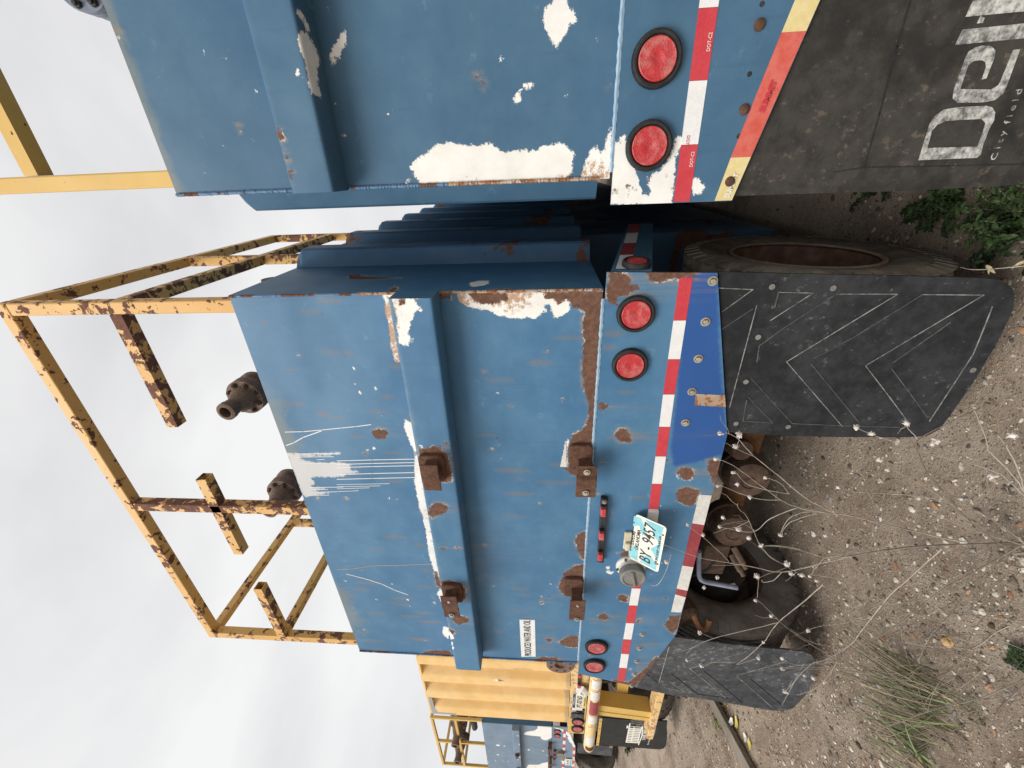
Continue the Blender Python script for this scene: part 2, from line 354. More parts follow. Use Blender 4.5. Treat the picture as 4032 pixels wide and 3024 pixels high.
def sheet(name, fx, zb, zt, x0, x1, y, mat, parent, wear, res=.0105, back=.01, label=None, face=(0, -1)):
    """upright panel facing -y with wear attributes; zb(x), zt(x) give its lower and upper edge; fx(x, t) may shift x; skirt to give thickness"""
    nx = max(2, int((x1-x0)/res)); xs = np.linspace(x0, x1, nx+1)
    zmax = max(zt(x)-zb(x) for x in (x0, (x0+x1)/2, x1)); nzv = max(2, int(zmax/res)); ts = np.linspace(0, 1, nzv+1)
    B = np.array([zb(x) for x in xs]); T = np.array([zt(x) for x in xs])
    Z = B[None, :]+(T-B)[None, :]*ts[:, None]; X = np.array([[fx(x, t) for x in xs] for t in ts]) if fx else np.repeat(xs[None, :], nzv+1, 0)
    px, pz = X.ravel(), Z.ravel(); n = len(px); w = nx+1
    v = np.stack([px, np.full(n, y), pz], 1)
    idx = np.arange(n).reshape(nzv+1, w)
    f = np.stack([idx[:-1, :-1].ravel(), idx[:-1, 1:].ravel(), idx[1:, 1:].ravel(), idx[1:, :-1].ravel()], 1)
    ring = np.concatenate([idx[0, :], idx[1:, -1], idx[-1, -2::-1], idx[-2:0:-1, 0]])
    vb = v[ring].copy(); vb[:, 1] = y+back; nr = len(ring); bi = np.arange(nr)+n
    f2 = np.stack([ring, bi, np.roll(bi, -1), np.roll(ring, -1)], 1)
    V = np.concatenate([v, vb]); F = np.concatenate([f, f2])
    me = bpy.data.meshes.new(name); me.from_pydata(V.tolist(), [], F.tolist())
    apx, apz = np.concatenate([px, px[ring]]), np.concatenate([pz, pz[ring]])
    attrs(me, apx, apz, wear); me.update()
    return link(name, me, mat, parent, label)
def lettering(text, size, parent, mat, origin, right=(1, 0, 0), up=(0, 0, 1), width=None, shear=0., align='LEFT', depth=.0006, name='lettering', bold=0., label=None):
    """flat lettering as mesh; origin = left end of the base line"""
    cu = bpy.data.curves.new(name, 'FONT'); cu.body = text; cu.size = size; cu.shear = shear; cu.align_x = align; cu.extrude = depth; cu.offset = bold; cu.resolution_u = 3
    ob = bpy.data.objects.new(name, cu); COL.objects.link(ob); dg = bpy.context.evaluated_depsgraph_get()
    me = bpy.data.meshes.new_from_object(ob.evaluated_get(dg)); bpy.data.objects.remove(ob); bpy.data.curves.remove(cu)
    me.name = name; xs = [v.co.x for v in me.vertices]
    if width and xs: me.transform(Matrix.Diagonal((width/max(1e-4, max(xs)-min(xs)), 1, 1, 1)))
    r, u = Vector(right).normalized(), Vector(up).normalized(); n = r.cross(u)
    me.transform(Matrix.Translation(origin) @ Matrix((r, u, n)).transposed().to_4x4())
    me.materials.clear(); o_ = link(name, me, mat, parent, label); o_['kind'] = 'stuff'; return o_
def part_of(o, parent_part):
    """hang an already built part one level deeper"""
    o.parent = parent_part; return o
def copies(o, parent, moves):
    for d in moves:
        c = o.copy(); COL.objects.link(c); c.parent = parent; c.location = Vector(o.location)+Vector(d)
        for ch in list(o.children):
            k = ch.copy(); COL.objects.link(k); k.parent = c
# ------------------------------------------------------------------ ground
GX = np.unique(np.concatenate([np.array([-400, -250, -150, -90, -60, -40, -28, -20]), np.arange(-14, -6, .16), np.arange(-6, 1.2, .034), np.arange(1.2, 5, .2), np.array([5, 8, 14, 25, 50, 100, 200, 400])]))
GY = np.unique(np.concatenate([np.array([-400, -200, -90, -40, -18, -8, -4, -2, -1]), np.arange(-.4, .6, .1), np.arange(.6, 3.2, .034), np.arange(3.2, 9, .12), np.array([9, 11, 14, 19, 27, 40, 70, 130, 250, 400])]))
def gh(x, y):
    """height of the ground"""
    near = max(0., 1-max(abs(x+3)-7, 0)/3)*max(0., 1-max(abs(y-3)-5, 0)/3)
    h = .020*mnoise.noise((x*1.1, y*1.1, 0))+.012*mnoise.noise((x*4.3, y*4.3, 3))+.0065*mnoise.noise((x*12, y*12, 7))
    rut = -.03*math.exp(-((x+5.45+(y-2.2)*.2)/.10)**2)+.012*math.exp(-((x+5.25+(y-2.2)*.2)/.09)**2)
    rut += -.022*math.exp(-((x+4.9+(y-2.2)*.25)/.05)**2)
    return h*near+rut*near
gv = [(x, y, gh(x, y)) for y in GY for x in GX]; w = len(GX)
gf = [(j*w+i, j*w+i+1, (j+1)*w+i+1, (j+1)*w+i) for j in range(len(GY)-1) for i in range(w-1)]
gm = bpy.data.meshes.new('ground'); gm.from_pydata(gv, [], gf); gm.polygons.foreach_set('use_smooth', [True]*len(gf))
k = NB('sandy_dirt', .95, .15)
a = k.noise(2.1, 6, .65); b = k.noise(14, 6, .7, off=4); c = k.noise(75, 6, .75, off=1)
v = k.math('ADD', k.math('MULTIPLY', a, .45), k.math('ADD', k.math('MULTIPLY', b, .3), k.math('MULTIPLY', c, .25)))
col = k.mix(k.ramp(v, .38, .62), (.235, .180, .138), (.425, .342, .268))
vo = k.n('ShaderNodeTexVoronoi', Scale=95.); k.t.links.new(k.c.outputs['Object'], vo.inputs['Vector'])
cell = k.n('ShaderNodeSeparateColor'); k.t.links.new(vo.outputs['Color'], cell.inputs[0])
peb = k.math('MULTIPLY', k.ramp(vo.outputs['Distance'], .26, .34, 1, 0), k.ramp(cell.outputs[0], .50, .56))
pc = k.mix(k.ramp(cell.outputs[1], .3, .9), (.14, .11, .09), (.60, .54, .45)); pc = k.mix(k.ramp(cell.outputs[2], .74, .8), pc, (.36, .21, .12))
dust = k.noise(1.0, 5, .62, off=6.); col = k.mix(k.ramp(dust, .45, .60, 0, .70), col, (.46, .38, .30)); damp = k.noise(1.5, 5, .6, off=12.); col = k.mix(k.ramp(damp, .53, .66, 0, .62), col, (.15, .118, .09)); col = k.mix(peb, col, pc)
dk = k.noise(26, 5, .7, off=8); col = k.mix(k.ramp(dk, .60, .70, 0, .5), col, (.075, .058, .045))
k.bump(k.math('ADD', k.math('MULTIPLY', c, 1.1), k.math('ADD', k.math('MULTIPLY', b, .8), k.math('MULTIPLY', peb, .5))), .9, .014)
g = link('ground', gm, k.out(col)); g['kind'] = 'structure'

# ------------------------------------------------------------------ pieces shared by the trailers
def lamp(parent, x, z, y, r=.068, rl=.051, lens='red_lens', name='tail_lamp', ax=(0, -1, 0), x3=None):
    c = (x, y, z) if x3 is None else x3
    o = MB().lathe([(r, 0), (r*1.0, .010), (r*.97, .017), (r*.90, .020), (rl*1.10, .019), (rl*1.03, .010), (rl, .006)], c, ax, 32, cap=False).build(name, M['rubber'], parent, True)
    l = MB().lathe([(rl*1.04, .006), (rl*1.0, .0165), (rl*.95, .0185), (rl*.93, .0180), (rl*.62, .0200), (rl*.30, .0208), (rl*.26, .0196), (0.0005, .0196)], c, ax, 32, cap=False).build('lens', M[lens], parent, True)
    part_of(l, o); return o
def bolt(parent, p, r=.012, mat='zinc', ax=(0, -1, 0), name='bolt', dome=False):
    m = MB()
    if dome: m.lathe([(r, 0), (r*.96, r*.25), (r*.75, r*.5), (r*.4, r*.66), (.0004, r*.7)], p, ax, 16, cap=False)
    else:
        m.lathe([(r*1.35, 0), (r*1.35, r*.22), (r*.9, r*.24)], p, ax, 18, cap=False); m.lathe([(r*.78, r*.2), (r*.78, r*.75), (r*.7, r*.85), (.0004, r*.86)], p, ax, 6, cap=False)
    return m.build(name, M[mat], parent, dome)
def bead(parent, p0, p1, r, mat, name='weld_bead', step=.010, seed=0):
    """a lumpy fillet weld"""
    rg = random.Random(seed); p0, p1 = Vector(p0), Vector(p1); n = max(4, int((p1-p0).length/step)); pts = []
    m = MB(); d = (p1-p0).normalized(); u = d.orthogonal().normalized(); w_ = d.cross(u); vs = []; N_ = 6
    for i in range(n*2+1):
        rr = r*((1.12 if i % 2 else .82)+rg.uniform(-.10, .10)); c_ = p0+(p1-p0)*i/(2*n)+u*rg.uniform(-.1, .1)*r
        vs += [c_+(u*math.cos(2*math.pi*q/N_)+w_*math.sin(2*math.pi*q/N_))*rr for q in range(N_)]
    m.add(vs, [(j*N_+i, j*N_+(i+1) % N_, (j+1)*N_+(i+1) % N_, (j+1)*N_+i) for j in range(2*n) for i in range(N_)])
    return m.build(name, M[mat], parent, True)
def wheel(parent, x0, x1, y, z, r=.50, rr=.285, outer=1, name='wheel', mat='tyre', rim_m='rust_dark'):
    """tyre between x0 and x1; outer = +1 if the dished side faces +x"""
    wd_ = x1-x0; h = wd_/2; c = ((x0+x1)/2, y, z)
    sw = [(rr+.004, -h*.72), (rr+.012, -h*.80), (rr+.05, -h*.93), (rr+.10, -h*1.0), (r-.085, -h*.985), (r-.045, -h*.93), (r-.018, -h*.86)]
    tread = []
    for i in range(5):
        a_ = -h*.80+i*(h*1.6/5); b_ = a_+h*1.6/5-.014
        tread += [(r-.004, a_), (r, a_+.012), (r, b_-.004), (r-.004, b_), (r-.016, b_+.002), (r-.016, b_+.010)]
    prof = sw+tread[:-2]+[(q, -s_) for q, s_ in sw[::-1]]
    t = MB().lathe(prof, c, (1, 0, 0), 56, cap=False)
    for sg in (-1, 1):           # shoulder lugs
        for i in range(44):
            a0 = 2*math.pi*i/44; a1 = a0+2*math.pi/44*.58
            def P_(a_, q, s_): return (c[0]+s_*sg, y+math.cos(a_)*q, z+math.sin(a_)*q)
            t.hexa([P_(a0, r-.07, h*.93), P_(a1, r-.07, h*.93), P_(a1, r-.008, h*.80), P_(a0, r-.008, h*.80), P_(a0, r-.066, h*.995), P_(a1, r-.066, h*.995), P_(a1, r+.001, h*.90), P_(a0, r+.001, h*.90)])
    root = t.build(name, M[mat], parent, True)
    s_ = outer; rim = MB()
    rim.lathe([(rr+.012, h*.86*s_), (rr+.012, h*.80*s_), (rr-.004, h*.76*s_), (rr-.012, h*.5*s_), (rr-.022, -.02*s_), (rr-.03, -h*.55*s_), (rr-.07, -h*.66*s_), (.11, -h*.66*s_), (.10, -h*.45*s_), (.06, -h*.40*s_), (.001, -h*.40*s_)], c, (1, 0, 0), 40, cap=False)
    for i in range(10):
        a_ = 2*math.pi*i/10; q = .145; cc = (c[0]-h*.62*s_, y+math.cos(a_)*q, z+math.sin(a_)*q)
        rim.lathe([(.016, -.01*s_), (.016, .02*s_), (.001, .022*s_)], cc, (1, 0, 0), 6, cap=False)
    rim.lathe([(rr+.010, -h*.80*s_), (rr-.006, -h*.74*s_), (rr-.02, -h*.60*s_)], c, (1, 0, 0), 40, cap=False)
    ro = rim.build('rim', M[rim_m], parent, True); part_of(ro, root)
    if rim_m != 'rust_dark': part_of(MB().lathe([(rr+.014, h*.80*s_), (rr+.016, h*.885*s_), (rr+.004, h*.90*s_), (rr-.004, h*.84*s_)], c, (1, 0, 0), 48, cap=False).build('rim_lip', M['run_tan'], parent, True), root)
    return root
def ribs_on(parent, x, sx, y0, n, pitch, z0, z1, dep=.08, mat='blue_rust', first_label=None):
    """hat-section stiffeners down a tank side; one mesh, copied"""
    m = MB(); pr = [(0, .02), (dep*.90, .058), (dep, .072), (dep, .165), (dep*.90, .178), (0, .22)]
    ch = .026; v = []
    for z_, ins in ((z0, 0), (z1-ch, 0), (z1, ch)):
        for d_, yy in pr: v.append((x+sx*max(0, d_-(ins if d_ > .001 else 0)), y0+yy, z_))
    f = [(j*6+i, j*6+i+1, (j+1)*6+i+1, (j+1)*6+i) for j in range(2) for i in range(5)]+[(12, 13, 14, 15, 16, 17), (5, 4, 3, 2, 1, 0)]
    if sx < 0: f = [q[::-1] for q in f]
    m.add(v, f); o = m.build('rib', M[mat], parent)
    copies(o, parent, [(0, pitch*i, 0) for i in range(1, n)]); return o
def tapes(parent, xs, zt, hgt, y, cols, name='reflective_tape'):
    """row of tape pieces; zt(x) = upper edge"""
    out_ = []
    for i in range(len(xs)-1):
        a_, b_ = xs[i]-.0004, xs[i+1]+.0004
        pts = [(a_, zt(a_)), (b_, zt(b_)), (b_, zt(b_)-hgt), (a_, zt(a_)-hgt)]
        out_.append(MB().poly(pts, y-.0012, y).build(name, M[cols[i % len(cols)]], parent))
    return out_
def streaks(S): return [[(x-w_*.15, z0), (x-w_/2, z0*.6+z1*.4), (x-w_*.2, z1), (x+w_*.1, z1), (x+w_/2, z0*.5+z1*.5), (x+w_*.2, z0)] for x, z0, z1, w_ in S]
def bracket(parent, x0, x1, z0, z1, y, strap, out_, mat='rust', bolts=(), clamp=False, ends=.5):
    """welded base plate, a tube standing out from it and a bolted strap across its end"""
    b_ = MB().poly(rrect(x0, x1, z0, z1, .020), y-.022, y).build('hinge_bracket', M[mat], parent, bevel=.005)
    cx = strap[0]*.4+strap[1]*.6; cz = (strap[2]+strap[3])/2; hz = (strap[3]-strap[2])/2
    arm = MB().box((cx-.028, y-out_+.004, cz-hz*.72), (cx+.040, y-.018, cz+hz*.72)).build('arm', M[mat], parent, bevel=.005); part_of(arm, b_)
    s0, s1, q0, q1 = strap; L_ = s1-s0
    prof = [(s0, 0), (s0+L_*.30, 0), (s0+L_*.36, -.012), (s0+L_*.64, -.012), (s0+L_*.72, 0), (s1, 0)] if clamp else [(s0, .0), (s0+L_*.42, 0), (s0+L_*.47, -.008), (s1, -.008)]
    t_ = .007; v = []
    for x_, dy in prof: v += [(x_, y-out_+dy, q0), (x_, y-out_+dy, q1), (x_, y-out_+dy-t_, q1), (x_, y-out_+dy-t_, q0)]
    f = [(0, 1, 2, 3), tuple(range(len(v)-1, len(v)-5, -1))]
    for j in range(len(prof)-1):
        for i in range(4): f.append((j*4+i, (j+1)*4+i, (j+1)*4+(i+1) % 4, j*4+(i+1) % 4))
    st_ = MB().add(v, f).build('strap', M[mat], parent, bevel=.006); part_of(st_, b_)
    for bx, mt in bolts:
        bo = bolt(parent, (bx, y-out_-t_-.004, cz), .0105, mt); part_of(bo, b_)
    return b_
def valve(parent, x, z, y0, y1, rf=.115, ro=.055, mat='iron', nut='rust_dark'):
    """pipe valve along y: flange pair with bolts, bell body, threaded nipple that points at the viewer"""
    Ln = y1-y0
    o = MB().lathe([(ro*.62, Ln*.1), (ro*.62, Ln+.004), (ro*.72, Ln+.006), (ro, Ln), (ro*1.02, Ln-.006), (ro*.96, Ln-.012), (ro*1.02, Ln-.018), (ro*.96, Ln-.024), (ro*1.02, Ln-.030), (ro*.94, Ln-.036), (ro*.93, Ln-.06), (ro*.80, Ln-.075), (ro*.85, Ln*.60), (ro*1.18, Ln*.42), (ro*1.38, Ln*.27), (ro*1.42, .045), (ro*1.5, .030), (rf, .028), (rf, 0), (rf*.97, -.002), (rf*.97, -.006), (rf, -.008), (rf, -.034), (rf*.80, -.036), (rf*.80, -.08), (rf, -.082), (rf, -.105), (ro, -.107), (ro, -.55)], (x, y1, z), (0, -1, 0), 36, cap=False).build('valve', M[mat], parent, True)
    m = MB()
    for i in range(8):
        a_ = 2*math.pi*(i+.5)/8; cc = (x+math.cos(a_)*rf*.80, y1-.026, z+math.sin(a_)*rf*.80)
        m2 = MB().lathe([(.016, 0), (.016, .016), (.009, .017), (.009, .026), (.0005, .027)], cc, (0, -1, 0), 6, cap=False).build('bolt', M[nut], parent)
        part_of(m2, o)
    h_ = MB().bar((x+.01, y1+.06, z), (x+.09, y1+.06, z-.10), .014, .014).build('handle', M['pipe_dark'], parent); part_of(h_, o)
    return o
def chassis(parent, xa, xb, y, zt, mat='rust_dark'):
    for x in (xa, xb): MB().box((x-.05, y+.06, zt-.34), (x+.05, y+9, zt-.004)).build('frame_rail', M[mat], parent)
    MB().box((xa+.053, y+1.1, zt-.20), (xb-.053, y+1.2, zt-.02)).build('cross_member', M[mat], parent)
def plate_edges(x, xl, xr, zc, ze, xin_l, xin_r):
    if x < xin_l: t = (xin_l-x)/(xin_l-xl); return zc+(ze-zc)*min(1, t)
    if x > xin_r: t = (x-xin_r)/(xr-xin_r); return zc+(ze-zc)*min(1, t)
    return zc
def railing(parent, D_, xs, zb, zt, zs, depth, mat, posts_y, stubs, w_=.052, sides=True, mats=None, top=None):
    """square tube guard round the roof: posts, top rails, cut-off stub rails"""
    y = D_+.035; mt = lambda: mats[random.randrange(len(mats))] if mats else mat
    for x in xs: MB().box((x-w_/2, y-w_/2, zb), (x+w_/2, y+w_/2, zt-w_/2)).build('guard_post', M[mt()], parent, bevel=.005)
    MB().box((xs[0]-w_/2, y-w_/2-.001, zt-w_/2), (xs[-1]+w_/2, y+w_/2+.001, zt+w_/2)).build('guard_rail', M[top or mt()], parent, bevel=.005)
    for a_, b_, zz in stubs:
        t = .004; q = w_/2; m = MB()                      # open-ended tube
        for (u0, v0), (u1, v1) in (((-q, -q), (q, -q+t)), ((-q, q-t), (q, q)), ((-q, -q+t), (-q+t, q-t)), ((q-t, -q+t), (q, q-t))):
            m.box((a_, y+u0, zz+v0), (b_, y+u1, zz+v1))
        m.build('stub_rail', M[mt()], parent)
    if sides:
        for x in (xs[0], xs[-1]):
            MB().box((x-w_/2, y+w_/2+.002, zt-w_/2), (x+w_/2, y+depth, zt+w_/2)).build('guard_rail', M[top or mt()], parent, bevel=.005)
            MB().box((x-w_/2, y+w_/2+.002, zs-w_/2), (x+w_/2, y+depth, zs+w_/2)).build('guard_rail', M[mt()], parent, bevel=.005)
            for py in posts_y: 
                for za, zc in ((zb, zs-w_/2-.001), (zs+w_/2+.001, zt-w_/2-.001)):
                    MB().box((x-w_/2, py-w_/2, za), (x+w_/2, py+w_/2, zc)).build('guard_post', M[mt()], parent, bevel=.005)
def beam(parent, xl, xr, zb, zt, y0, y1, mat, wear, res=.0105, name='cross_beam'):
    """channel across the tank face: front grid with wear, rounded edges"""
    rb = .009; nz_ = max(3, int((zt-zb-2*rb)/res)); nx = max(2, int((xr-xl)/res))
    prof = [(y1, zt)]+[(y0+rb-rb*math.sin(a_), zt-rb+rb*math.cos(a_)) for a_ in np.linspace(0, math.pi/2, 5)]
    prof += [(y0, z_) for z_ in np.linspace(zt-rb, zb+rb, nz_+1)[1:-1]]
    prof += [(y0+rb-rb*math.cos(a_), zb+rb-rb*math.sin(a_)) for a_ in np.linspace(0, math.pi/2, 5)]+[(q, zb) for q in np.linspace(y0+rb, y1, 9)[1:]]
    xs = np.linspace(xl, xr, nx+1); npf = len(prof); P_ = np.array(prof)
    V = np.zeros((nx+1, npf, 3)); V[:, :, 0] = xs[:, None]; V[:, :, 1] = P_[None, :, 0]; V[:, :, 2] = P_[None, :, 1]
    V = V.reshape(-1, 3); idx = np.arange(len(V)).reshape(nx+1, npf)
    F = np.stack([idx[:-1, :-1].ravel(), idx[:-1, 1:].ravel(), idx[1:, 1:].ravel(), idx[1:, :-1].ravel()], 1).tolist()
    F += [idx[0, ::-1].tolist(), idx[-1, :].tolist()]
    me = bpy.data.meshes.new(name); me.from_pydata(V.tolist(), [], F); attrs(me, V[:, 0]*y0/V[:, 1], 1.67+(V[:, 2]-1.67)*y0/V[:, 1], wear); me.update()   # wear runs on round the lower edge
    me.polygons.foreach_set('use_smooth', [True]*len(me.polygons))
    try: me.set_sharp_from_angle(angle=R(40))
    except Exception: pass
    return link(name, me, M[mat], parent)
def circ(x, z, r, n=7): return [(x+r*math.cos(6.283*i/n)*random.uniform(.7, 1.15), z+r*math.sin(6.283*i/n)*random.uniform(.7, 1.15)) for i in range(n)]
# ------------------------------------------------------------------ sizes taken on site (metres; x along the rear walls, z above ground)
T2_WHITE = [[[-0.388,1.989],[-0.419,1.983],[-0.434,1.962],[-0.452,1.935],[-0.453,1.903],[-0.456,1.878],[-0.477,1.844],[-0.483,1.816],[-0.49,1.788],[-0.496,1.753],[-0.484,1.736],[-0.493,1.713],[-0.493,1.696],[-0.476,1.685],[-0.465,1.662],[-0.444,1.674],[-0.441,1.648],[-0.483,1.641],[-0.493,1.625],[-0.48,1.6],[-0.466,1.584],[-0.437,1.579],[-0.426,1.569],[-0.395,1.581]],[[-0.389,2.269],[-0.427,2.264],[-0.48,2.268],[-0.543,2.267],[-0.607,2.273],[-0.667,2.268],[-0.672,2.237],[-0.594,2.233],[-0.499,2.235],[-0.389,2.228]],[[-0.939,2.271],[-0.987,2.283],[-1.036,2.273],[-1.078,2.266],[-1.121,2.258],[-1.116,2.244],[-1.011,2.238],[-0.954,2.247]],[[-1.129,2.253],[-1.228,2.275],[-1.303,2.286],[-1.381,2.283],[-1.482,2.283],[-1.481,2.243],[-1.274,2.237],[-1.129,2.231]],[[-1.47,2.279],[-1.544,2.276],[-1.609,2.273],[-1.698,2.277],[-1.816,2.281],[-1.932,2.271],[-1.989,2.252],[-1.975,2.237],[-1.85,2.247],[-1.697,2.244],[-1.542,2.238],[-1.469,2.238]],[[-2.117,2.278],[-2.185,2.263],[-2.191,2.248],[-2.094,2.243],[-2.068,2.253]],[[-2.422,2.282],[-2.508,2.292],[-2.546,2.263],[-2.505,2.248],[-2.427,2.249]],[[-1.043,1.578],[-1.179,1.598],[-1.182,1.564]],[[-1.034,1.575],[-1.026,1.565],[-1.083,1.567],[-1.092,1.572]]]
T2_RUST = [[[-0.388,1.952],[-0.412,1.931],[-0.435,1.905],[-0.434,1.871],[-0.427,1.83],[-0.422,1.805],[-0.391,1.798]],[[-0.393,1.679],[-0.419,1.662],[-0.422,1.64],[-0.439,1.623],[-0.431,1.602],[-0.423,1.58],[-0.449,1.568],[-0.467,1.523],[-0.538,1.528],[-0.587,1.52],[-0.677,1.525],[-0.8,1.51],[-0.857,1.492],[-0.931,1.485],[-0.978,1.505],[-1.014,1.549],[-1.075,1.567],[-1.186,1.564],[-1.203,1.577],[-1.229,1.542],[-1.251,1.514],[-1.201,1.475],[-1.191,1.421],[-1.016,1.436],[-0.886,1.435],[-0.588,1.446],[-0.397,1.453]],[[-1.814,1.448],[-1.838,1.506],[-1.899,1.569],[-2.013,1.591],[-2.058,1.582],[-2.098,1.514],[-2.103,1.463],[-2.068,1.431]],[[-1.58,1.456],[-1.607,1.507],[-1.653,1.517],[-1.719,1.503],[-1.792,1.469],[-1.803,1.452]],[[-2.444,1.471],[-2.456,1.52],[-2.494,1.564],[-2.527,1.587],[-2.56,1.554],[-2.569,1.517],[-2.568,1.466]],[[-2.722,2.458],[-2.692,2.408],[-2.674,2.346],[-2.675,2.267],[-2.717,2.26],[-2.735,2.374],[-2.738,2.445]],[[-2.712,1.718],[-2.687,1.684],[-2.688,1.589],[-2.716,1.589],[-2.728,1.713]],[[-1.009,2.434],[-0.988,2.398],[-0.996,2.368],[-1.02,2.361],[-1.046,2.381],[-1.046,2.416],[-1.026,2.433]],[[-1.92,2.269],[-2.043,2.273],[-2.054,2.247],[-1.976,2.246],[-1.925,2.253]],[[-2.503,1.665],[-2.488,1.642],[-2.507,1.619],[-2.532,1.642]],[[-0.395,2.061],[-0.412,2.052],[-0.41,2.014],[-0.396,2.009]],[[-0.865,1.802],[-0.868,1.805],[-0.868,1.811],[-0.865,1.813],[-0.861,1.81],[-0.861,1.805]],[[-1.034,1.868],[-1.04,1.872],[-1.04,1.88],[-1.035,1.884],[-1.029,1.88],[-1.029,1.872]],[[-1.089,1.897],[-1.092,1.9],[-1.092,1.904],[-1.089,1.906],[-1.086,1.903],[-1.086,1.899]],[[-0.618,1.659],[-0.621,1.662],[-0.621,1.668],[-0.617,1.671],[-0.614,1.668],[-0.614,1.662]],[[-2.154,1.674],[-2.168,1.678],[-2.169,1.688],[-2.156,1.693],[-2.142,1.688],[-2.141,1.678]]]
T2_GREY = [[[-1.13,2.867],[-1.137,2.798],[-1.123,2.608],[-1.132,2.611],[-1.153,2.795],[-1.171,2.823],[-1.183,2.736],[-1.185,2.601],[-1.266,2.62],[-1.275,2.792],[-1.311,2.778],[-1.337,2.809],[-1.343,2.74],[-1.361,2.8],[-1.374,2.725],[-1.4,2.851],[-1.4,2.867]],[[-1.186,2.63],[-1.191,2.571],[-1.228,2.58],[-1.234,2.536],[-1.246,2.561],[-1.253,2.631],[-1.267,2.65]]]
T2_STREAK = [[-1.665,2.506,2.39,0.016],[-1.719,2.354,2.3,0.018],[-1.92,2.346,2.277,0.018],[-2.044,2.731,2.663,0.01],[-2.043,2.713,2.576,0.011],[-2.108,2.773,2.68,0.017],[-2.161,2.851,2.756,0.014],[-2.219,2.865,2.807,0.02],[-2.167,2.551,2.422,0.017],[-2.231,2.553,2.455,0.017],[-2.32,2.735,2.615,0.015],[-2.338,2.52,2.396,0.018],[-2.301,2.416,2.317,0.018],[-2.382,2.423,2.285,0.022],[-2.41,2.803,2.734,0.012],[-2.61,2.817,2.694,0.014],[-2.57,2.49,2.381,0.029],[-2.706,2.786,2.661,0.012],[-2.056,2.375,2.268,0.011],[-2.043,1.852,1.759,0.013],[-2.094,1.82,1.751,0.011],[-2.241,1.86,1.753,0.011],[-2.599,1.703,1.6,0.016],[-2.467,1.702,1.602,0.012],[-2.091,1.615,1.531,0.014],[-2.695,1.723,1.58,0.013],[-2.358,1.955,1.928,0.012],[-1.212,1.891,1.73,0.02],[-1.351,1.855,1.724,0.017],[-1.277,1.653,1.52,0.009],[-1.175,1.646,1.585,0.012],[-0.671,1.734,1.647,0.015],[-0.828,2.353,2.3,0.011],[-0.627,2.467,2.441,0.012],[-1.267,1.801,1.766,0.009],[-0.453,2.598,2.527,0.007],[-0.622,2.563,2.486,0.015],[-0.914,2.655,2.606,0.02],[-0.493,2.773,2.748,0.006],[-0.411,2.525,2.435,0.012]]
T2_RUN = [[0,[[-1.193,2.639],[-1.184,2.466],[-1.174,2.252]],0.0072],[0,[[-1.212,2.644],[-1.202,2.469],[-1.192,2.251]],0.0072],[0,[[-1.254,2.654],[-1.244,2.478],[-1.233,2.261]],0.0072],[0,[[-1.284,2.662],[-1.274,2.484],[-1.263,2.269]],0.0072],[0,[[-1.172,2.634],[-1.163,2.462],[-1.154,2.246]],0.0072],[0,[[-1.317,2.67],[-1.304,2.407]],0.0048],[0,[[-1.331,2.673],[-1.319,2.455]],0.0048],[0,[[-1.344,2.676],[-1.333,2.512]],0.0048],[0,[[-1.362,2.681],[-1.353,2.57]],0.0048],[0,[[-1.135,2.857],[-1.129,2.61]],0.006],[0,[[-1.153,2.84],[-1.148,2.644]],0.006],[0,[[-1.167,2.731],[-1.164,2.693]],0.006],[0,[[-1.191,2.814],[-1.185,2.601]],0.006],[0,[[-1.339,2.818],[-1.332,2.644]],0.006],[0,[[-1.353,2.798],[-1.349,2.726]],0.006],[0,[[-1.367,2.762],[-1.363,2.683]],0.006],[0,[[-1.391,2.832],[-1.386,2.728]],0.006],[1,[[-1.012,2.838],[-1.009,2.753],[-0.999,2.664],[-0.987,2.568]],0.0072],[1,[[-0.987,2.567],[-0.979,2.501],[-0.968,2.429]],0.0072],[1,[[-1.087,2.856],[-1.071,2.815],[-1.041,2.762],[-1.004,2.665]],0.0084],[1,[[-1.974,2.778],[-2.008,2.678],[-2.049,2.588],[-2.096,2.525],[-2.135,2.45]],0.0084],[2,[[-1.938,2.832],[-1.929,2.741],[-1.897,2.611],[-1.884,2.452],[-1.864,2.279]],0.0072]]
T2_CHIP = [[-0.694,2.444],[-0.767,2.459],[-0.806,2.442],[-0.896,2.513],[-0.92,2.372],[-0.787,2.372],[-1.109,2.476],[-1.395,2.423],[-1.404,2.386],[-0.808,1.861],[-1.095,2.444],[-2.035,2.802],[-2.042,2.524],[-2.19,2.647],[-2.184,2.458],[-1.991,1.637],[-2.237,2.457]]
T2_BWHITE = [[[-0.366,2.195],[-0.407,2.19],[-0.446,2.186],[-0.492,2.194],[-0.542,2.195],[-0.554,2.159],[-0.521,2.156],[-0.533,2.138],[-0.533,2.131],[-0.504,2.156],[-0.469,2.14],[-0.447,2.13],[-0.419,2.11],[-0.422,2.091],[-0.403,2.097],[-0.4,2.112],[-0.386,2.11],[-0.373,2.119],[-0.368,2.083]],[[-0.995,2.189],[-0.995,2.176],[-1.014,2.169],[-1.018,2.186]],[[-2.243,2.206],[-2.349,2.178],[-2.367,2.211],[-2.309,2.222]],[[-2.376,2.212],[-2.389,2.19],[-2.415,2.2],[-2.416,2.211]],[[-2.422,2.214],[-2.435,2.192],[-2.461,2.202],[-2.462,2.213]]]
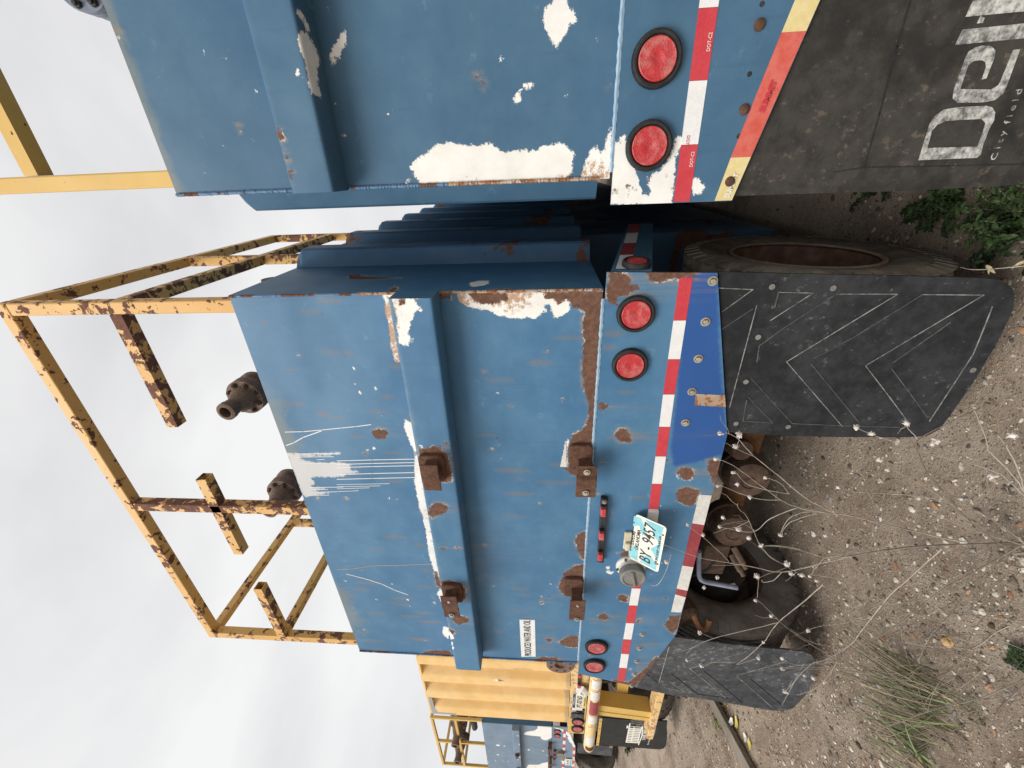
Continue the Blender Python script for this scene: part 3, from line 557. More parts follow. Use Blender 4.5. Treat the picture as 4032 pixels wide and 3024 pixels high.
T2_BRUST = [[[-0.383,2.177],[-0.386,2.148],[-0.398,2.153],[-0.403,2.168]],[[-0.364,2.188],[-0.365,2.086],[-0.375,2.098],[-0.377,2.179]],[[-1.003,2.187],[-1.014,2.166],[-0.998,2.125],[-1.009,2.1],[-1.052,2.072],[-1.135,2.067],[-1.191,2.071],[-1.198,2.205]],[[-0.993,2.098],[-0.979,2.064],[-1.001,2.068]],[[-1.363,2.2],[-1.315,2.165],[-1.314,2.137],[-1.331,2.104],[-1.369,2.112],[-1.401,2.176],[-1.392,2.204]],[[-1.362,2.193],[-1.361,2.17],[-1.41,2.185]],[[-1.856,2.203],[-1.841,2.153],[-1.861,2.099],[-1.909,2.078],[-1.997,2.085],[-2.012,2.214]],[[-2.163,2.176],[-2.132,2.126],[-2.156,2.077],[-2.187,2.088],[-2.2,2.111],[-2.22,2.151]],[[-1.606,2.173],[-1.603,2.149],[-1.615,2.143],[-1.62,2.167]],[[-1.595,2.096],[-1.605,2.078],[-1.618,2.094]],[[-2.253,2.207],[-2.269,2.176],[-2.305,2.176],[-2.314,2.192]],[[-1.991,2.178],[-2.041,2.163],[-2.046,2.226],[-1.993,2.22]]]
T2_PRUST = [[[-0.322,1.448],[-0.336,1.382],[-0.369,1.368],[-0.38,1.334],[-0.388,1.355],[-0.407,1.38],[-0.412,1.407],[-0.44,1.41],[-0.443,1.426],[-0.428,1.446],[-0.394,1.451],[-0.351,1.446]],[[-0.331,1.322],[-0.359,1.306],[-0.365,1.269],[-0.355,1.234],[-0.349,1.153],[-0.328,1.156]],[[-1.0,1.373],[-0.976,1.359],[-0.971,1.334],[-0.999,1.313],[-1.035,1.302],[-1.044,1.321],[-1.039,1.355]],[[-0.846,1.446],[-0.857,1.412],[-0.867,1.406],[-0.887,1.434],[-0.871,1.449]],[[-1.202,1.09],[-1.175,1.078],[-1.172,1.051],[-1.19,1.024],[-1.216,1.016],[-1.243,1.028],[-1.243,1.051],[-1.222,1.078]],[[-1.329,1.08],[-1.296,1.067],[-1.286,1.037],[-1.295,1.003],[-1.307,0.973],[-1.332,0.977],[-1.388,0.984],[-1.395,1.003],[-1.384,1.037],[-1.362,1.065]],[[-1.129,0.97],[-1.128,0.951],[-1.137,0.912],[-1.26,0.911],[-1.261,0.93],[-1.219,0.942],[-1.179,0.969]],[[-2.299,0.996],[-2.247,0.983],[-2.214,0.983],[-2.201,0.92],[-2.302,0.925],[-2.372,0.935],[-2.34,0.97]],[[-2.885,1.235],[-2.892,1.2],[-2.91,1.141],[-2.873,1.122],[-2.839,1.103],[-2.774,1.07],[-2.73,1.042],[-2.669,1.027],[-2.608,1.002],[-2.592,0.983],[-2.665,0.984],[-2.811,1.033],[-2.957,1.096],[-2.949,1.12],[-2.931,1.203],[-2.923,1.232]],[[-2.095,1.273],[-2.062,1.27],[-2.047,1.255],[-2.059,1.219],[-2.112,1.221],[-2.1,1.259]],[[-2.234,1.367],[-2.215,1.338],[-2.25,1.304],[-2.276,1.326],[-2.269,1.363]],[[-1.732,1.286],[-1.709,1.273],[-1.71,1.247],[-1.746,1.247],[-1.751,1.277]],[[-2.269,1.151],[-2.246,1.133],[-2.276,1.135],[-2.298,1.143]]]
T2_PWHITE = [[[-1.827,1.354],[-1.823,1.337],[-1.843,1.333],[-1.85,1.348]],[[-1.865,1.349],[-1.86,1.31],[-1.884,1.32],[-1.891,1.335]]]
T2_PBLUE = [[[-0.327,1.194],[-0.494,1.175],[-0.678,1.159],[-0.884,1.146],[-1.076,1.137],[-1.159,1.113],[-1.171,1.105],[-1.145,1.028],[-1.124,0.975],[-1.098,0.919],[-0.986,0.92],[-0.956,0.933],[-0.679,1.011],[-0.327,1.087]],[[-1.507,1.124],[-1.546,1.09],[-1.568,1.002],[-1.756,0.987],[-1.871,0.99],[-1.898,1.035],[-1.864,1.066],[-1.706,1.109]]]
T2_PSTREAK = [[-1.959,1.42,1.276,0.013],[-2.384,1.345,1.231,0.02],[-2.273,1.421,1.318,0.014],[-2.504,1.14,1.06,0.022],[-2.484,1.097,0.984,0.021],[-2.308,1.402,1.247,0.011],[-2.078,1.183,1.118,0.013],[-0.551,1.445,1.384,0.018],[-0.606,1.447,1.407,0.015],[-1.35,1.271,1.202,0.013],[-0.799,1.374,1.314,0.011],[-1.016,1.4,1.253,0.012]]
tape_top = [[-0.351,1.209],[-0.5,1.208],[-0.655,1.205],[-0.806,1.203],[-0.959,1.2],[-1.11,1.194],[-1.27,1.191],[-1.424,1.186],[-1.99,1.208],[-2.133,1.206],[-2.293,1.211],[-2.448,1.211],[-2.597,1.21],[-2.747,1.208],[-2.897,1.208]]
tape2 = [[[-1.326,0.976],[-1.33,0.918],[-1.513,0.919],[-1.504,0.977]],[[-1.504,0.977],[-1.513,0.919],[-1.809,0.921],[-1.799,0.976]],[[-1.799,0.976],[-1.809,0.921],[-1.992,0.92],[-1.977,0.978]],[[-1.977,0.978],[-1.992,0.92],[-2.046,0.921],[-2.026,0.978]],[[-2.026,0.978],[-2.046,0.921],[-2.176,0.925],[-2.176,0.978]]]
lamps = [[-0.476,1.344],[-0.677,1.345],[-2.53,1.361],[-2.728,1.362]]
lampsT1 = [[0.251,1.362],[0.045,1.359]]
flapbolts = [[-0.364,1.097],[-0.51,1.095],[-0.655,1.095],[-0.796,1.095],[-0.941,1.097],[-2.392,1.108],[-2.532,1.11],[-2.669,1.11],[-2.809,1.112],[-2.943,1.116]]
flap = [[-0.336,1.079],[-0.354,0.688],[-0.371,0.251],[-0.377,0.196],[-0.395,0.16],[-0.427,0.13],[-0.47,0.114],[-0.513,0.108],[-0.587,0.102],[-0.752,0.103],[-0.907,0.116],[-0.965,0.125],[-0.999,0.157],[-1.006,0.247],[-1.008,0.48],[-1.008,0.672],[-0.995,0.913]]
ridge = [[[-0.392,1.067],[-0.399,0.952],[-0.478,1.039]],[[-0.455,0.926],[-0.874,0.932]],[[-0.41,0.865],[-0.415,0.75],[-0.512,0.866]],[[-0.42,0.675],[-0.423,0.478],[-0.675,0.768],[-0.956,0.486]],[[-0.425,0.402],[-0.427,0.22],[-0.689,0.491],[-0.934,0.251]],[[-0.466,0.178],[-0.64,0.158],[-0.926,0.178]]]
groove = [[[-0.543,1.027],[-0.468,0.937]],[[-0.41,0.865],[-0.464,0.864]],[[-0.42,0.675],[-0.545,0.817],[-0.61,0.881],[-0.676,0.874]],[[-0.425,0.402],[-0.577,0.565],[-0.661,0.677]],[[-0.684,0.679],[-0.932,0.435]],[[-0.522,0.28],[-0.675,0.404]],[[-0.7,0.4],[-0.908,0.194]],[[-0.939,0.867],[-0.841,0.874]],[[-0.827,0.871],[-0.946,0.75],[-0.939,0.867]],[[-0.745,0.878],[-0.947,0.676],[-0.956,0.266]]]
slots = [[-0.391,0.891],[-0.4,0.69],[-0.576,0.893],[-0.76,0.895],[-0.952,0.891],[-0.964,0.687],[-0.703,0.129]]
lflap = [[-2.396,0.925],[-2.427,0.918],[-2.452,0.687],[-2.479,0.421],[-2.493,0.201],[-2.511,0.153],[-2.562,0.117],[-2.656,0.094],[-2.874,0.066],[-3.08,0.101],[-3.128,0.145],[-3.133,0.219],[-3.114,0.377],[-3.065,0.773],[-3.083,0.741],[-3.036,0.922],[-2.988,1.09]]
lridge = [[[-2.525,0.938],[-2.918,0.946]],[[-2.523,0.503],[-2.734,0.786],[-3.045,0.512]],[[-2.594,0.26],[-2.786,0.502],[-3.085,0.229]],[[-2.605,0.168],[-3.056,0.175]],[[-2.89,0.884],[-3.008,0.77],[-2.971,0.885]],[[-2.492,0.768],[-2.567,0.876]]]
lgroove = [[[-2.76,0.694],[-3.078,0.409]],[[-2.813,0.412],[-3.051,0.179]],[[-2.806,0.885],[-3.026,0.687],[-3.044,0.501]],[[-2.821,1.034],[-2.924,0.948]]]
bar_l = [[-1.41,1.4],[-1.564,1.398],[-1.71,1.395]]
T1_WHITE = [[[0.016,2.097],[0.027,2.088],[0.043,2.061],[0.056,2.034],[0.07,2.013],[0.083,1.967],[0.073,1.935],[0.069,1.882],[0.074,1.838],[0.062,1.815],[0.047,1.797],[0.049,1.749],[0.047,1.697],[0.059,1.678],[0.065,1.622],[0.047,1.584],[0.033,1.579],[0.008,1.585],[-0.014,1.58],[-0.034,1.606],[-0.037,1.826],[-0.037,1.976],[-0.034,2.056],[-0.026,2.076],[0.001,2.087]],[[-0.01,1.549],[0.019,1.541],[0.039,1.533],[0.056,1.511],[0.029,1.495],[0.053,1.485],[0.097,1.479],[0.096,1.47],[-0.044,1.461],[-0.04,1.562]],[[0.399,1.647],[0.389,1.649],[0.376,1.673],[0.347,1.677],[0.323,1.656],[0.293,1.639],[0.291,1.63],[0.312,1.622],[0.342,1.602],[0.34,1.594],[0.346,1.582],[0.372,1.595],[0.379,1.609],[0.397,1.607]],[[0.189,1.759],[0.203,1.742],[0.176,1.735],[0.169,1.746],[0.171,1.755]],[[0.217,1.731],[0.218,1.7],[0.208,1.699],[0.199,1.727]],[[0.302,2.295],[0.342,2.26],[0.358,2.24],[0.361,2.238],[0.357,2.228],[0.327,2.235],[0.32,2.25],[0.285,2.283]],[[-0.025,2.121],[-0.012,2.104],[-0.019,2.1],[-0.027,2.112]]]
T1_RUST = [[[0.236,1.873],[0.241,1.853],[0.234,1.855]],[[0.228,1.851],[0.226,1.841],[0.217,1.85]],[[0.202,1.491],[0.203,1.48],[0.199,1.482]],[[-0.021,1.916],[-0.022,1.889],[-0.026,1.894]],[[0.4,2.908],[0.396,2.903],[0.382,2.906],[0.384,2.912]],[[0.157,2.626],[0.157,2.619],[0.143,2.627],[0.145,2.631]]]
T1_BWHITE = [[[0.387,2.315],[0.383,2.299],[0.355,2.287],[0.338,2.285],[0.359,2.298],[0.375,2.31]],[[0.332,2.319],[0.345,2.306],[0.33,2.29],[0.297,2.277],[0.271,2.272],[0.262,2.287],[0.235,2.29],[0.193,2.292],[0.212,2.319],[0.236,2.316],[0.276,2.318],[0.309,2.321]],[[0.256,2.348],[0.259,2.338],[0.249,2.339],[0.248,2.348]]]
T1_BRUST = [[[0.133,2.438],[0.131,2.432],[0.102,2.43],[0.101,2.444],[0.114,2.447]],[[0.067,2.438],[0.063,2.43],[0.053,2.435],[0.055,2.44]],[[0.025,2.442],[0.02,2.431],[-0.007,2.433],[-0.004,2.443]]]
T1_PWHITE = [[[-0.114,1.463],[0.008,1.47],[0.048,1.464],[0.064,1.458],[0.058,1.446],[0.08,1.434],[0.065,1.427],[0.026,1.421],[-0.012,1.394],[-0.034,1.378],[-0.059,1.38],[-0.064,1.365],[-0.082,1.363],[-0.094,1.338],[-0.06,1.346],[-0.03,1.345],[-0.023,1.318],[0.001,1.299],[0.037,1.285],[0.065,1.283],[0.068,1.262],[0.04,1.25],[0.037,1.272],[-0.02,1.272],[-0.121,1.267]],[[-0.042,1.221],[-0.045,1.2],[-0.073,1.174],[-0.089,1.184],[-0.093,1.204],[-0.067,1.219]]]
T1_PRUST = [[[-0.061,1.455],[-0.066,1.443],[-0.081,1.442],[-0.082,1.454]],[[-0.06,1.415],[-0.061,1.401],[-0.076,1.402],[-0.076,1.411]],[[-0.088,1.411],[-0.088,1.406],[-0.096,1.407]]]
T1_bolts = [[0.312,1.104],[0.125,1.101],[-0.059,1.103],[0.354,1.107],[0.207,1.105],[0.06,1.102]]
delta = [[[-0.022,0.57],[0.069,0.577],[0.088,0.571],[0.102,0.553],[0.106,0.518],[0.106,0.446],[0.101,0.429],[0.089,0.416],[0.07,0.41],[0.05,0.413],[0.007,0.41],[-0.013,0.406],[-0.022,0.412]],[[0.009,0.559],[0.051,0.564],[0.066,0.556],[0.074,0.538],[0.075,0.499],[0.075,0.444],[0.065,0.429],[0.04,0.425],[0.007,0.424]],[[0.127,0.541],[0.144,0.547],[0.215,0.549],[0.23,0.547],[0.238,0.536],[0.241,0.52],[0.239,0.497],[0.229,0.482],[0.214,0.477],[0.169,0.476],[0.167,0.486],[0.195,0.488],[0.205,0.494],[0.21,0.506],[0.209,0.526],[0.2,0.535],[0.148,0.532],[0.143,0.452],[0.152,0.438],[0.162,0.436],[0.228,0.438],[0.229,0.422],[0.151,0.416],[0.132,0.417],[0.118,0.431],[0.114,0.456],[0.116,0.523]],[[0.246,0.587],[0.277,0.583],[0.282,0.434],[0.251,0.419]],[[0.303,0.587],[0.334,0.584],[0.337,0.462],[0.306,0.447]],[[0.288,0.553],[0.303,0.552],[0.298,0.54],[0.288,0.54]]]
deltatxt = [[-0.018,0.37],[0.159,0.384]]
STEMS = [[0,4,3,[[-1.222,1.116,-0.001],[-1.252,1.13,0.153],[-1.287,1.144,0.309],[-1.332,1.154,0.42],[-1.367,1.16,0.492]]],[0,2,1.3,[[-1.367,1.16,0.492],[-1.396,1.171,0.567],[-1.378,1.179,0.631],[-1.361,1.188,0.7],[-1.361,1.196,0.76],[-1.372,1.2,0.791]]],[0,3.2,1.3,[[-1.367,1.16,0.492],[-1.44,1.179,0.578],[-1.522,1.2,0.684],[-1.519,1.216,0.785],[-1.515,1.231,0.887],[-1.508,1.249,1.009],[-1.464,1.27,1.152]]],[0,3.2,1.2,[[-1.232,1.12,0.18],[-1.215,1.135,0.293],[-1.191,1.15,0.42],[-1.163,1.17,0.575],[-1.163,1.182,0.675],[-1.178,1.188,0.717],[-1.217,1.193,0.748],[-1.308,1.2,0.749]]],[0,2.6,1.2,[[-1.133,1.14,0.625],[-1.137,1.157,0.683],[-1.136,1.175,0.744],[-1.115,1.191,0.803],[-1.06,1.213,0.883],[-1.005,1.236,0.964],[-0.983,1.25,1.016]]],[0,2.4,1.2,[[-1.133,1.14,0.625],[-1.115,1.153,0.673],[-1.077,1.174,0.746],[-1.01,1.199,0.832],[-0.944,1.224,0.918],[-0.88,1.245,0.984],[-0.865,1.254,1.018],[-0.871,1.26,1.039]]],[0,1.7,1,[[-1.126,1.2,0.795],[-1.142,1.216,0.836],[-1.144,1.233,0.885],[-1.121,1.266,0.983],[-1.125,1.27,0.994]]],[0,2.2,1.1,[[-1.134,1.17,0.75],[-1.214,1.196,0.808],[-1.29,1.212,0.827],[-1.317,1.219,0.845],[-1.324,1.231,0.885],[-1.327,1.25,0.955]]],[0,1.6,1,[[-1.137,1.15,0.691],[-1.198,1.175,0.733],[-1.247,1.188,0.749],[-1.309,1.2,0.744]]],[0,1.5,1,[[-1.096,1.2,0.771],[-1.065,1.224,0.8],[-1.062,1.245,0.833],[-1.062,1.25,0.842]]],[0,1.6,1,[[-1.096,1.2,0.771],[-1.106,1.229,0.833],[-1.101,1.256,0.896],[-1.065,1.275,0.933],[-1.066,1.28,0.946]]],[0,1.5,1,[[-1.359,1.2,0.815],[-1.301,1.22,0.845],[-1.244,1.241,0.877],[-1.226,1.252,0.9],[-1.202,1.26,0.907]]],[0,1.7,1,[[-1.528,1.25,0.878],[-1.479,1.264,0.928],[-1.423,1.282,0.993],[-1.374,1.3,1.06]]],[0,1.8,1.1,[[-1.354,1.15,0.553],[-1.375,1.159,0.588],[-1.359,1.182,0.702],[-1.368,1.2,0.789]]],[0,2,1.2,[[-1.364,1.2,0.814],[-1.446,1.208,0.744],[-1.496,1.215,0.678],[-1.565,1.224,0.588],[-1.618,1.231,0.51],[-1.686,1.24,0.412]]],[0,2,1.4,[[-1.482,1.17,0.711],[-1.556,1.185,0.72],[-1.585,1.196,0.745],[-1.573,1.2,0.754]]],[0,1.5,1,[[-1.376,1.16,0.584],[-1.433,1.169,0.588],[-1.505,1.18,0.587]]],[0,1.3,1,[[-0.89,1.26,0.976],[-0.874,1.26,0.97]]],[0,1.2,1,[[-0.931,1.26,0.97],[-0.902,1.26,0.967]]],[0,1.2,1,[[-0.983,1.25,1.016],[-0.987,1.26,1.033]]],[0,3,2.2,[[-1.219,1.1,0.042],[-1.218,1.108,0.088],[-1.168,1.117,0.16],[-1.086,1.132,0.26],[-1.004,1.144,0.341],[-0.951,1.153,0.393],[-0.884,1.161,0.441],[-0.826,1.169,0.461],[-0.765,1.186,0.374],[-0.731,1.197,0.313],[-0.719,1.2,0.299]]],[0,2,1.4,[[-0.826,1.17,0.459],[-0.808,1.184,0.476],[-0.791,1.196,0.49],[-0.782,1.2,0.492]]],[0,1.8,1,[[-0.948,1.05,0.199],[-0.898,1.078,0.252],[-0.883,1.098,0.291],[-0.875,1.13,0.354],[-0.874,1.162,0.418],[-0.852,1.207,0.522],[-0.844,1.222,0.559],[-0.827,1.24,0.603]]],[0,1.8,1,[[-1.083,1.14,0.258],[-1.032,1.169,0.348],[-0.995,1.192,0.421],[-0.964,1.21,0.478],[-0.947,1.22,0.512]]],[0,1.7,1.1,[[-1.083,1.14,0.258],[-1.064,1.152,0.31],[-1.067,1.176,0.406],[-1.083,1.199,0.502],[-1.086,1.215,0.572],[-1.074,1.22,0.597]]],[0,2.4,1.6,[[-0.885,1.0,0.278],[-0.835,1.024,0.316],[-0.789,1.053,0.366],[-0.763,1.063,0.378],[-0.717,1.081,0.399],[-0.672,1.1,0.423]]],[0,3,1.6,[[-0.876,1.0,0.283],[-0.843,1.018,0.292],[-0.795,1.045,0.313],[-0.766,1.062,0.327],[-0.741,1.08,0.345]]],[0,1.5,1,[[-1.179,1.08,0.054],[-1.115,1.094,0.15],[-1.066,1.108,0.234],[-1.028,1.12,0.313]]],[1,3.4,2.6,[[-1.213,1.1,0.024],[-1.366,1.11,0.093],[-1.509,1.118,0.157],[-1.679,1.125,0.197],[-1.76,1.128,0.223],[-1.94,1.137,0.31],[-2.034,1.14,0.343]]],[1,1.8,1,[[-2.034,1.14,0.343],[-2.072,1.147,0.407],[-2.095,1.152,0.466],[-2.15,1.16,0.543]]],[1,3.2,1.2,[[-1.244,1.1,0.267],[-1.399,1.117,0.284],[-1.555,1.133,0.303],[-1.832,1.155,0.303],[-1.937,1.162,0.302],[-2.074,1.174,0.35],[-2.147,1.183,0.4],[-2.29,1.192,0.418],[-2.432,1.2,0.432]]],[1,2.8,2,[[-1.523,1.15,0.552],[-1.683,1.169,0.585],[-1.838,1.187,0.625],[-1.991,1.2,0.634]]],[1,2,1.4,[[-1.991,1.2,0.634],[-2.125,1.21,0.661],[-2.249,1.22,0.703]]],[1,2,1.1,[[-1.831,1.18,0.63],[-1.924,1.194,0.749],[-2.016,1.207,0.864],[-2.1,1.215,0.933],[-2.178,1.22,0.963]]],[1,1.6,1,[[-2.022,1.14,0.34],[-1.976,1.151,0.42],[-1.929,1.161,0.494],[-1.848,1.177,0.601],[-1.771,1.188,0.674],[-1.697,1.2,0.751]]],[1,1.2,1,[[-1.692,1.2,0.746],[-1.612,1.213,0.752],[-1.572,1.22,0.765]]],[1,1.3,1,[[-2.04,1.22,0.855],[-2.005,1.22,0.912]]],[1,1.4,1,[[-2.249,1.22,0.703],[-2.193,1.22,0.627],[-2.172,1.22,0.614]]],[1,1.5,1,[[-2.193,1.2,0.731],[-2.234,1.217,0.82],[-2.293,1.227,0.866],[-2.268,1.24,0.939]]],[1,1.8,1.3,[[-1.541,1.12,0.17],[-1.586,1.128,0.232],[-1.612,1.135,0.303],[-1.662,1.14,0.335]]],[1,1.5,1,[[-1.697,1.13,0.335],[-1.78,1.151,0.417],[-1.823,1.164,0.478],[-1.863,1.17,0.499]]],[1,1.8,1.1,[[-2.016,1.13,0.354],[-2.178,1.141,0.344],[-2.295,1.15,0.36],[-2.38,1.16,0.41]]],[1,1.4,1,[[-2.032,1.12,0.27],[-2.087,1.139,0.394],[-2.15,1.16,0.543]]],[1,1.3,1,[[-2.099,1.15,0.418],[-2.116,1.164,0.509],[-2.085,1.17,0.548]]],[1,1.2,1,[[-1.938,1.15,0.419],[-1.924,1.165,0.494],[-1.874,1.18,0.566]]],[2,4,3,[[-1.583,0.86,0.036],[-1.743,0.869,0.026],[-1.982,0.88,-0.013],[-2.192,0.891,-0.009],[-2.396,0.9,0.001]]],[2,3,1.3,[[-1.538,0.85,0.069],[-1.647,0.865,0.077],[-1.766,0.882,0.106],[-1.923,0.908,0.177],[-2.128,0.934,0.253],[-2.283,0.953,0.324],[-2.494,0.97,0.367]]],[2,1.4,1.2,[[-1.496,0.95,0.35],[-1.474,0.935,0.267],[-1.441,0.918,0.176],[-1.436,0.9,0.073]]],[2,1.2,1.2,[[-1.57,1.02,0.338],[-1.689,1.0,0.29],[-1.846,0.974,0.209],[-1.997,0.95,0.132]]],[2,1.4,1.2,[[-2.066,1.12,0.424],[-2.241,1.078,0.28],[-2.416,1.034,0.114],[-2.618,0.98,-0.096]]],[2,1.2,1.2,[[-2.812,1.2,0.667],[-2.934,1.16,0.456],[-2.958,1.13,0.299],[-2.978,1.1,0.147]]],[2,2.2,1,[[-2.67,1.06,0.382],[-2.518,1.054,0.347],[-2.468,1.05,0.294]]],[2,1.2,1,[[-1.859,0.88,-0.124],[-1.877,0.889,-0.057],[-1.903,0.9,0.028]]]]
HEADS = [[-1.371,1.2,0.806],[-1.492,1.215,0.666],[-1.308,1.2,0.749],[-1.351,1.219,0.847],[-1.272,1.25,0.953],[-1.279,1.179,0.643],[-1.261,1.16,0.617],[-2.016,1.2,0.639],[-2.179,1.22,0.616],[-2.086,1.17,0.552],[-2.15,1.16,0.543],[-2.0,1.22,0.927],[-1.798,1.188,0.667],[-1.713,1.2,0.747],[-1.863,1.17,0.499],[-2.432,1.2,0.432],[-2.259,1.192,0.391],[-1.529,1.2,0.649],[-1.567,1.224,0.583],[-1.514,1.18,0.591],[-1.577,1.22,0.764],[-2.268,1.24,0.939],[-2.292,1.227,0.866],[-1.611,1.231,0.916],[-1.706,1.249,0.948],[-1.375,1.3,1.06],[-1.607,1.231,0.508],[-2.138,1.12,0.426],[-0.782,1.2,0.49],[-0.827,1.24,0.605],[-0.841,1.222,0.562],[-0.827,1.162,0.408],[-0.947,1.22,0.503],[-0.985,1.21,0.468],[-1.077,1.22,0.596],[-0.911,1.098,0.266],[-0.732,1.062,0.325],[-1.009,1.144,0.35],[-0.837,1.162,0.419],[-0.871,1.26,1.039],[-0.874,1.26,0.97],[-0.929,1.26,0.971],[-0.987,1.26,1.033],[-1.066,1.28,0.946],[-1.062,1.25,0.842],[-1.125,1.27,0.994],[-1.102,1.256,0.931],[-1.144,1.233,0.887],[-1.369,1.3,1.061],[-1.412,1.282,0.995],[-1.572,1.27,1.129],[-1.324,1.25,0.956],[-1.317,1.231,0.893]]
SIDEW = [[[1.554,1.962],[1.588,1.934],[1.587,1.884],[1.548,1.883],[1.517,1.897],[1.495,1.938]]]
SIDER = [[[1.74,2.526],[1.763,2.463],[1.721,2.473],[1.68,2.329],[1.665,2.244],[1.658,2.447],[1.666,2.487]],[[1.474,2.249],[1.528,2.248],[1.532,2.232],[1.451,2.219],[1.443,2.231]],[[1.461,1.856],[1.457,1.799],[1.444,1.798],[1.444,1.851]]]
# ------------------------------------------------------------------ the rusty blue trailer in the middle
D = 1.44
T2 = thing('tank_trailer', 'rusty blue tank trailer with PRODUCED WATER AND OIL sticker and cream and teal licence plate', 'trailer', (-1.55, D, 0), 'tank trailers parked side by side')
random.seed(11)
chips = [circ(x, z, random.uniform(.004, .008)) for x, z in T2_CHIP]
sp_rust = [circ(random.uniform(-2.6, -.5), random.uniform(1.5, 2.8), random.uniform(.003, .007)) for _ in range(26)]
extra = [(random.uniform(-2.7, -.5), z, z-random.uniform(.03, .12), random.uniform(.006, .013)) for z in [random.uniform(1.6, 2.86) for _ in range(24)] ]
grime = lambda px, pz: np.clip((pz-2.70)/.17, 0, 1)*np.clip(.55+.45*np.sin(px*5+.6), .25, 1)
tan = [[(x, z) for x, z in p] for p in ([(-.395, 2.15), (-.39, 2.36), (-.46, 2.36), (-.60, 2.30), (-.80, 2.26), (-.80, 2.20)], [(-.36, 2.02), (-.36, 1.66), (-.47, 1.75), (-.44, 2.02)], [(-1.22, 2.20), (-1.22, 2.255), (-1.85, 2.25), (-1.85, 2.20)])]
sheet('rear_panel', None, lambda x: 1.463, lambda x: 2.867, -2.728, -.385, D+.004, M['blue'], T2,
      dict(white=T2_WHITE+chips, rust=T2_RUST+sp_rust, grey=T2_GREY, streak=streaks(T2_STREAK+extra), grime=grime, tan=tan, bleed=bleed(T2_RUST[3:]+T2_WHITE[4:5])), back=.012)
# tank body: floor, roof and the two side sheets butted behind the rear panel
MB().box((-2.728, D+.017, 1.463), (-.3865, D+11, 2.862)).build('tank_shell', M['blue_clean'], T2)
# right-hand side sheet with its own wear, a few mm proud of the shell
def side_sheet(name, x, y0, y1, z0, z1, mat, parent, wear, res=.014):
    ny, nz_ = int((y1-y0)/res), int((z1-z0)/res); ys = np.linspace(y0, y1, ny+1); zs = np.linspace(z0, z1, nz_+1)
    Yg, Zg = np.meshgrid(ys, zs); py, pz = Yg.ravel(), Zg.ravel(); idx = np.arange(len(py)).reshape(nz_+1, ny+1)
    F = np.stack([idx[:-1, :-1].ravel(), idx[:-1, 1:].ravel(), idx[1:, 1:].ravel(), idx[1:, :-1].ravel()], 1)
    me = bpy.data.meshes.new(name); me.from_pydata(np.stack([np.full(len(py), x), py, pz], 1).tolist(), [], F.tolist()); attrs(me, py, pz, wear); me.update()
    return link(name, me, M[mat], parent)
side_sheet('side_panel', -.384, D+.005, D+.46, 1.463, 2.866, 'blue', T2, dict(white=SIDEW, rust=SIDER, streak=streaks([(1.66, 2.46, 2.2, .014)])))
MB().box((-.3845, D+.462, 1.463), (-.3835, D+9, 2.864)).build('side_panel', M['blue_clean'], T2)
ribs_on(T2, -.383, 1, 1.90, 16, .545, 1.464, 2.864)
ribs_on(T2, -2.729, -1, 1.90, 16, .545, 1.464, 2.864, mat='blue_clean')
for a_, b_, mt, sd_ in (((-.388, D+.001, 2.866), (-.388, D+.001, 2.36), 'weld', 1), ((-.388, D+.001, 2.36), (-.388, D+.001, 1.47), 'weld_rust', 2), ((-2.726, D+.001, 2.866), (-2.726, D+.001, 1.47), 'weld', 3)): bead(T2, a_, b_, .0055, mt, seed=sd_)
bead(T2, (-2.70, D+.002, 1.461), (-.42, D+.002, 1.461), .007, 'weld_light', step=.03, seed=4)
beam(T2, -2.668, -.378, 2.052, 2.206, 1.335, D+.003, 'blue', dict(white=T2_BWHITE, rust=T2_BRUST, bleed=bleed(T2_BRUST, .05), tan=[[(-.37, 2.16), (-.37, 2.21), (-.5, 2.21), (-.5, 2.18)], [(-1.2, 2.18), (-1.2, 2.21), (-1.8, 2.21), (-1.8, 2.19)]], grime=lambda px, pz: np.clip((pz-2.16)/.06, 0, .5)))
# paint runs, drips and scratches standing a hair proud of the sheet
runs = [MB(), MB(), MB()]
for c_, pts, w_ in T2_RUN: runs[c_].strip(pts, w_*.52, D+.0038, .0006)
for m_, mt, nm in ((runs[0], 'run_white', 'paint_drips'), (runs[1], 'run_white', 'paint_scratch'), (runs[2], 'run_tan', 'rust_scratch')):
    o = m_.build(nm, M[mt], T2); o['kind'] = 'stuff'
# rear plate (bumper)
PL = dict(xl=-2.955, xr=-.337, zc=.920, ze=1.086, xin_l=-2.375, xin_r=-1.0)
def zb2(x): return plate_edges(x, **PL)
def fx2(x, t): return x+(.112*t*min(1, max(0, (-2.0-x)/.955)) if x < -2.0 else .010*t*max(0, (x+1)/.66))
fresh = T2_PBLUE[:1]
sheet('rear_plate', fx2, zb2, lambda x: 1.455, -2.955, -.337, D-.003, M['blue'], T2,
      dict(rust=T2_PRUST+[circ(random.uniform(-2.8, -.5), random.uniform(1.0, 1.42), random.uniform(.003, .009)) for _ in range(14)], white=T2_PWHITE+[circ(random.uniform(-1.9, -1.2), random.uniform(1.05, 1.2), random.uniform(.003, .006)) for _ in range(22)], fresh=fresh, streak=streaks(T2_PSTREAK), bleed=bleed(T2_PRUST)), back=.010)
xs = [p[0] for p in tape_top[:8]]; zt_ = lambda x: float(np.interp(x, [-2.9, -2.45, -2.0, -1.424, -1.11, -.80, -.35], [1.209, 1.211, 1.208, 1.187, 1.194, 1.203, 1.209]))
seg = [-.351-.1527*i for i in range(9)]
tapes(T2, seg[::-1][:-1]+[seg[0]], zt_, .044, D-.0032, ['tape_red', 'tape_white'][(len(seg)) % 2:]+['tape_red', 'tape_white'][:(len(seg)) % 2])
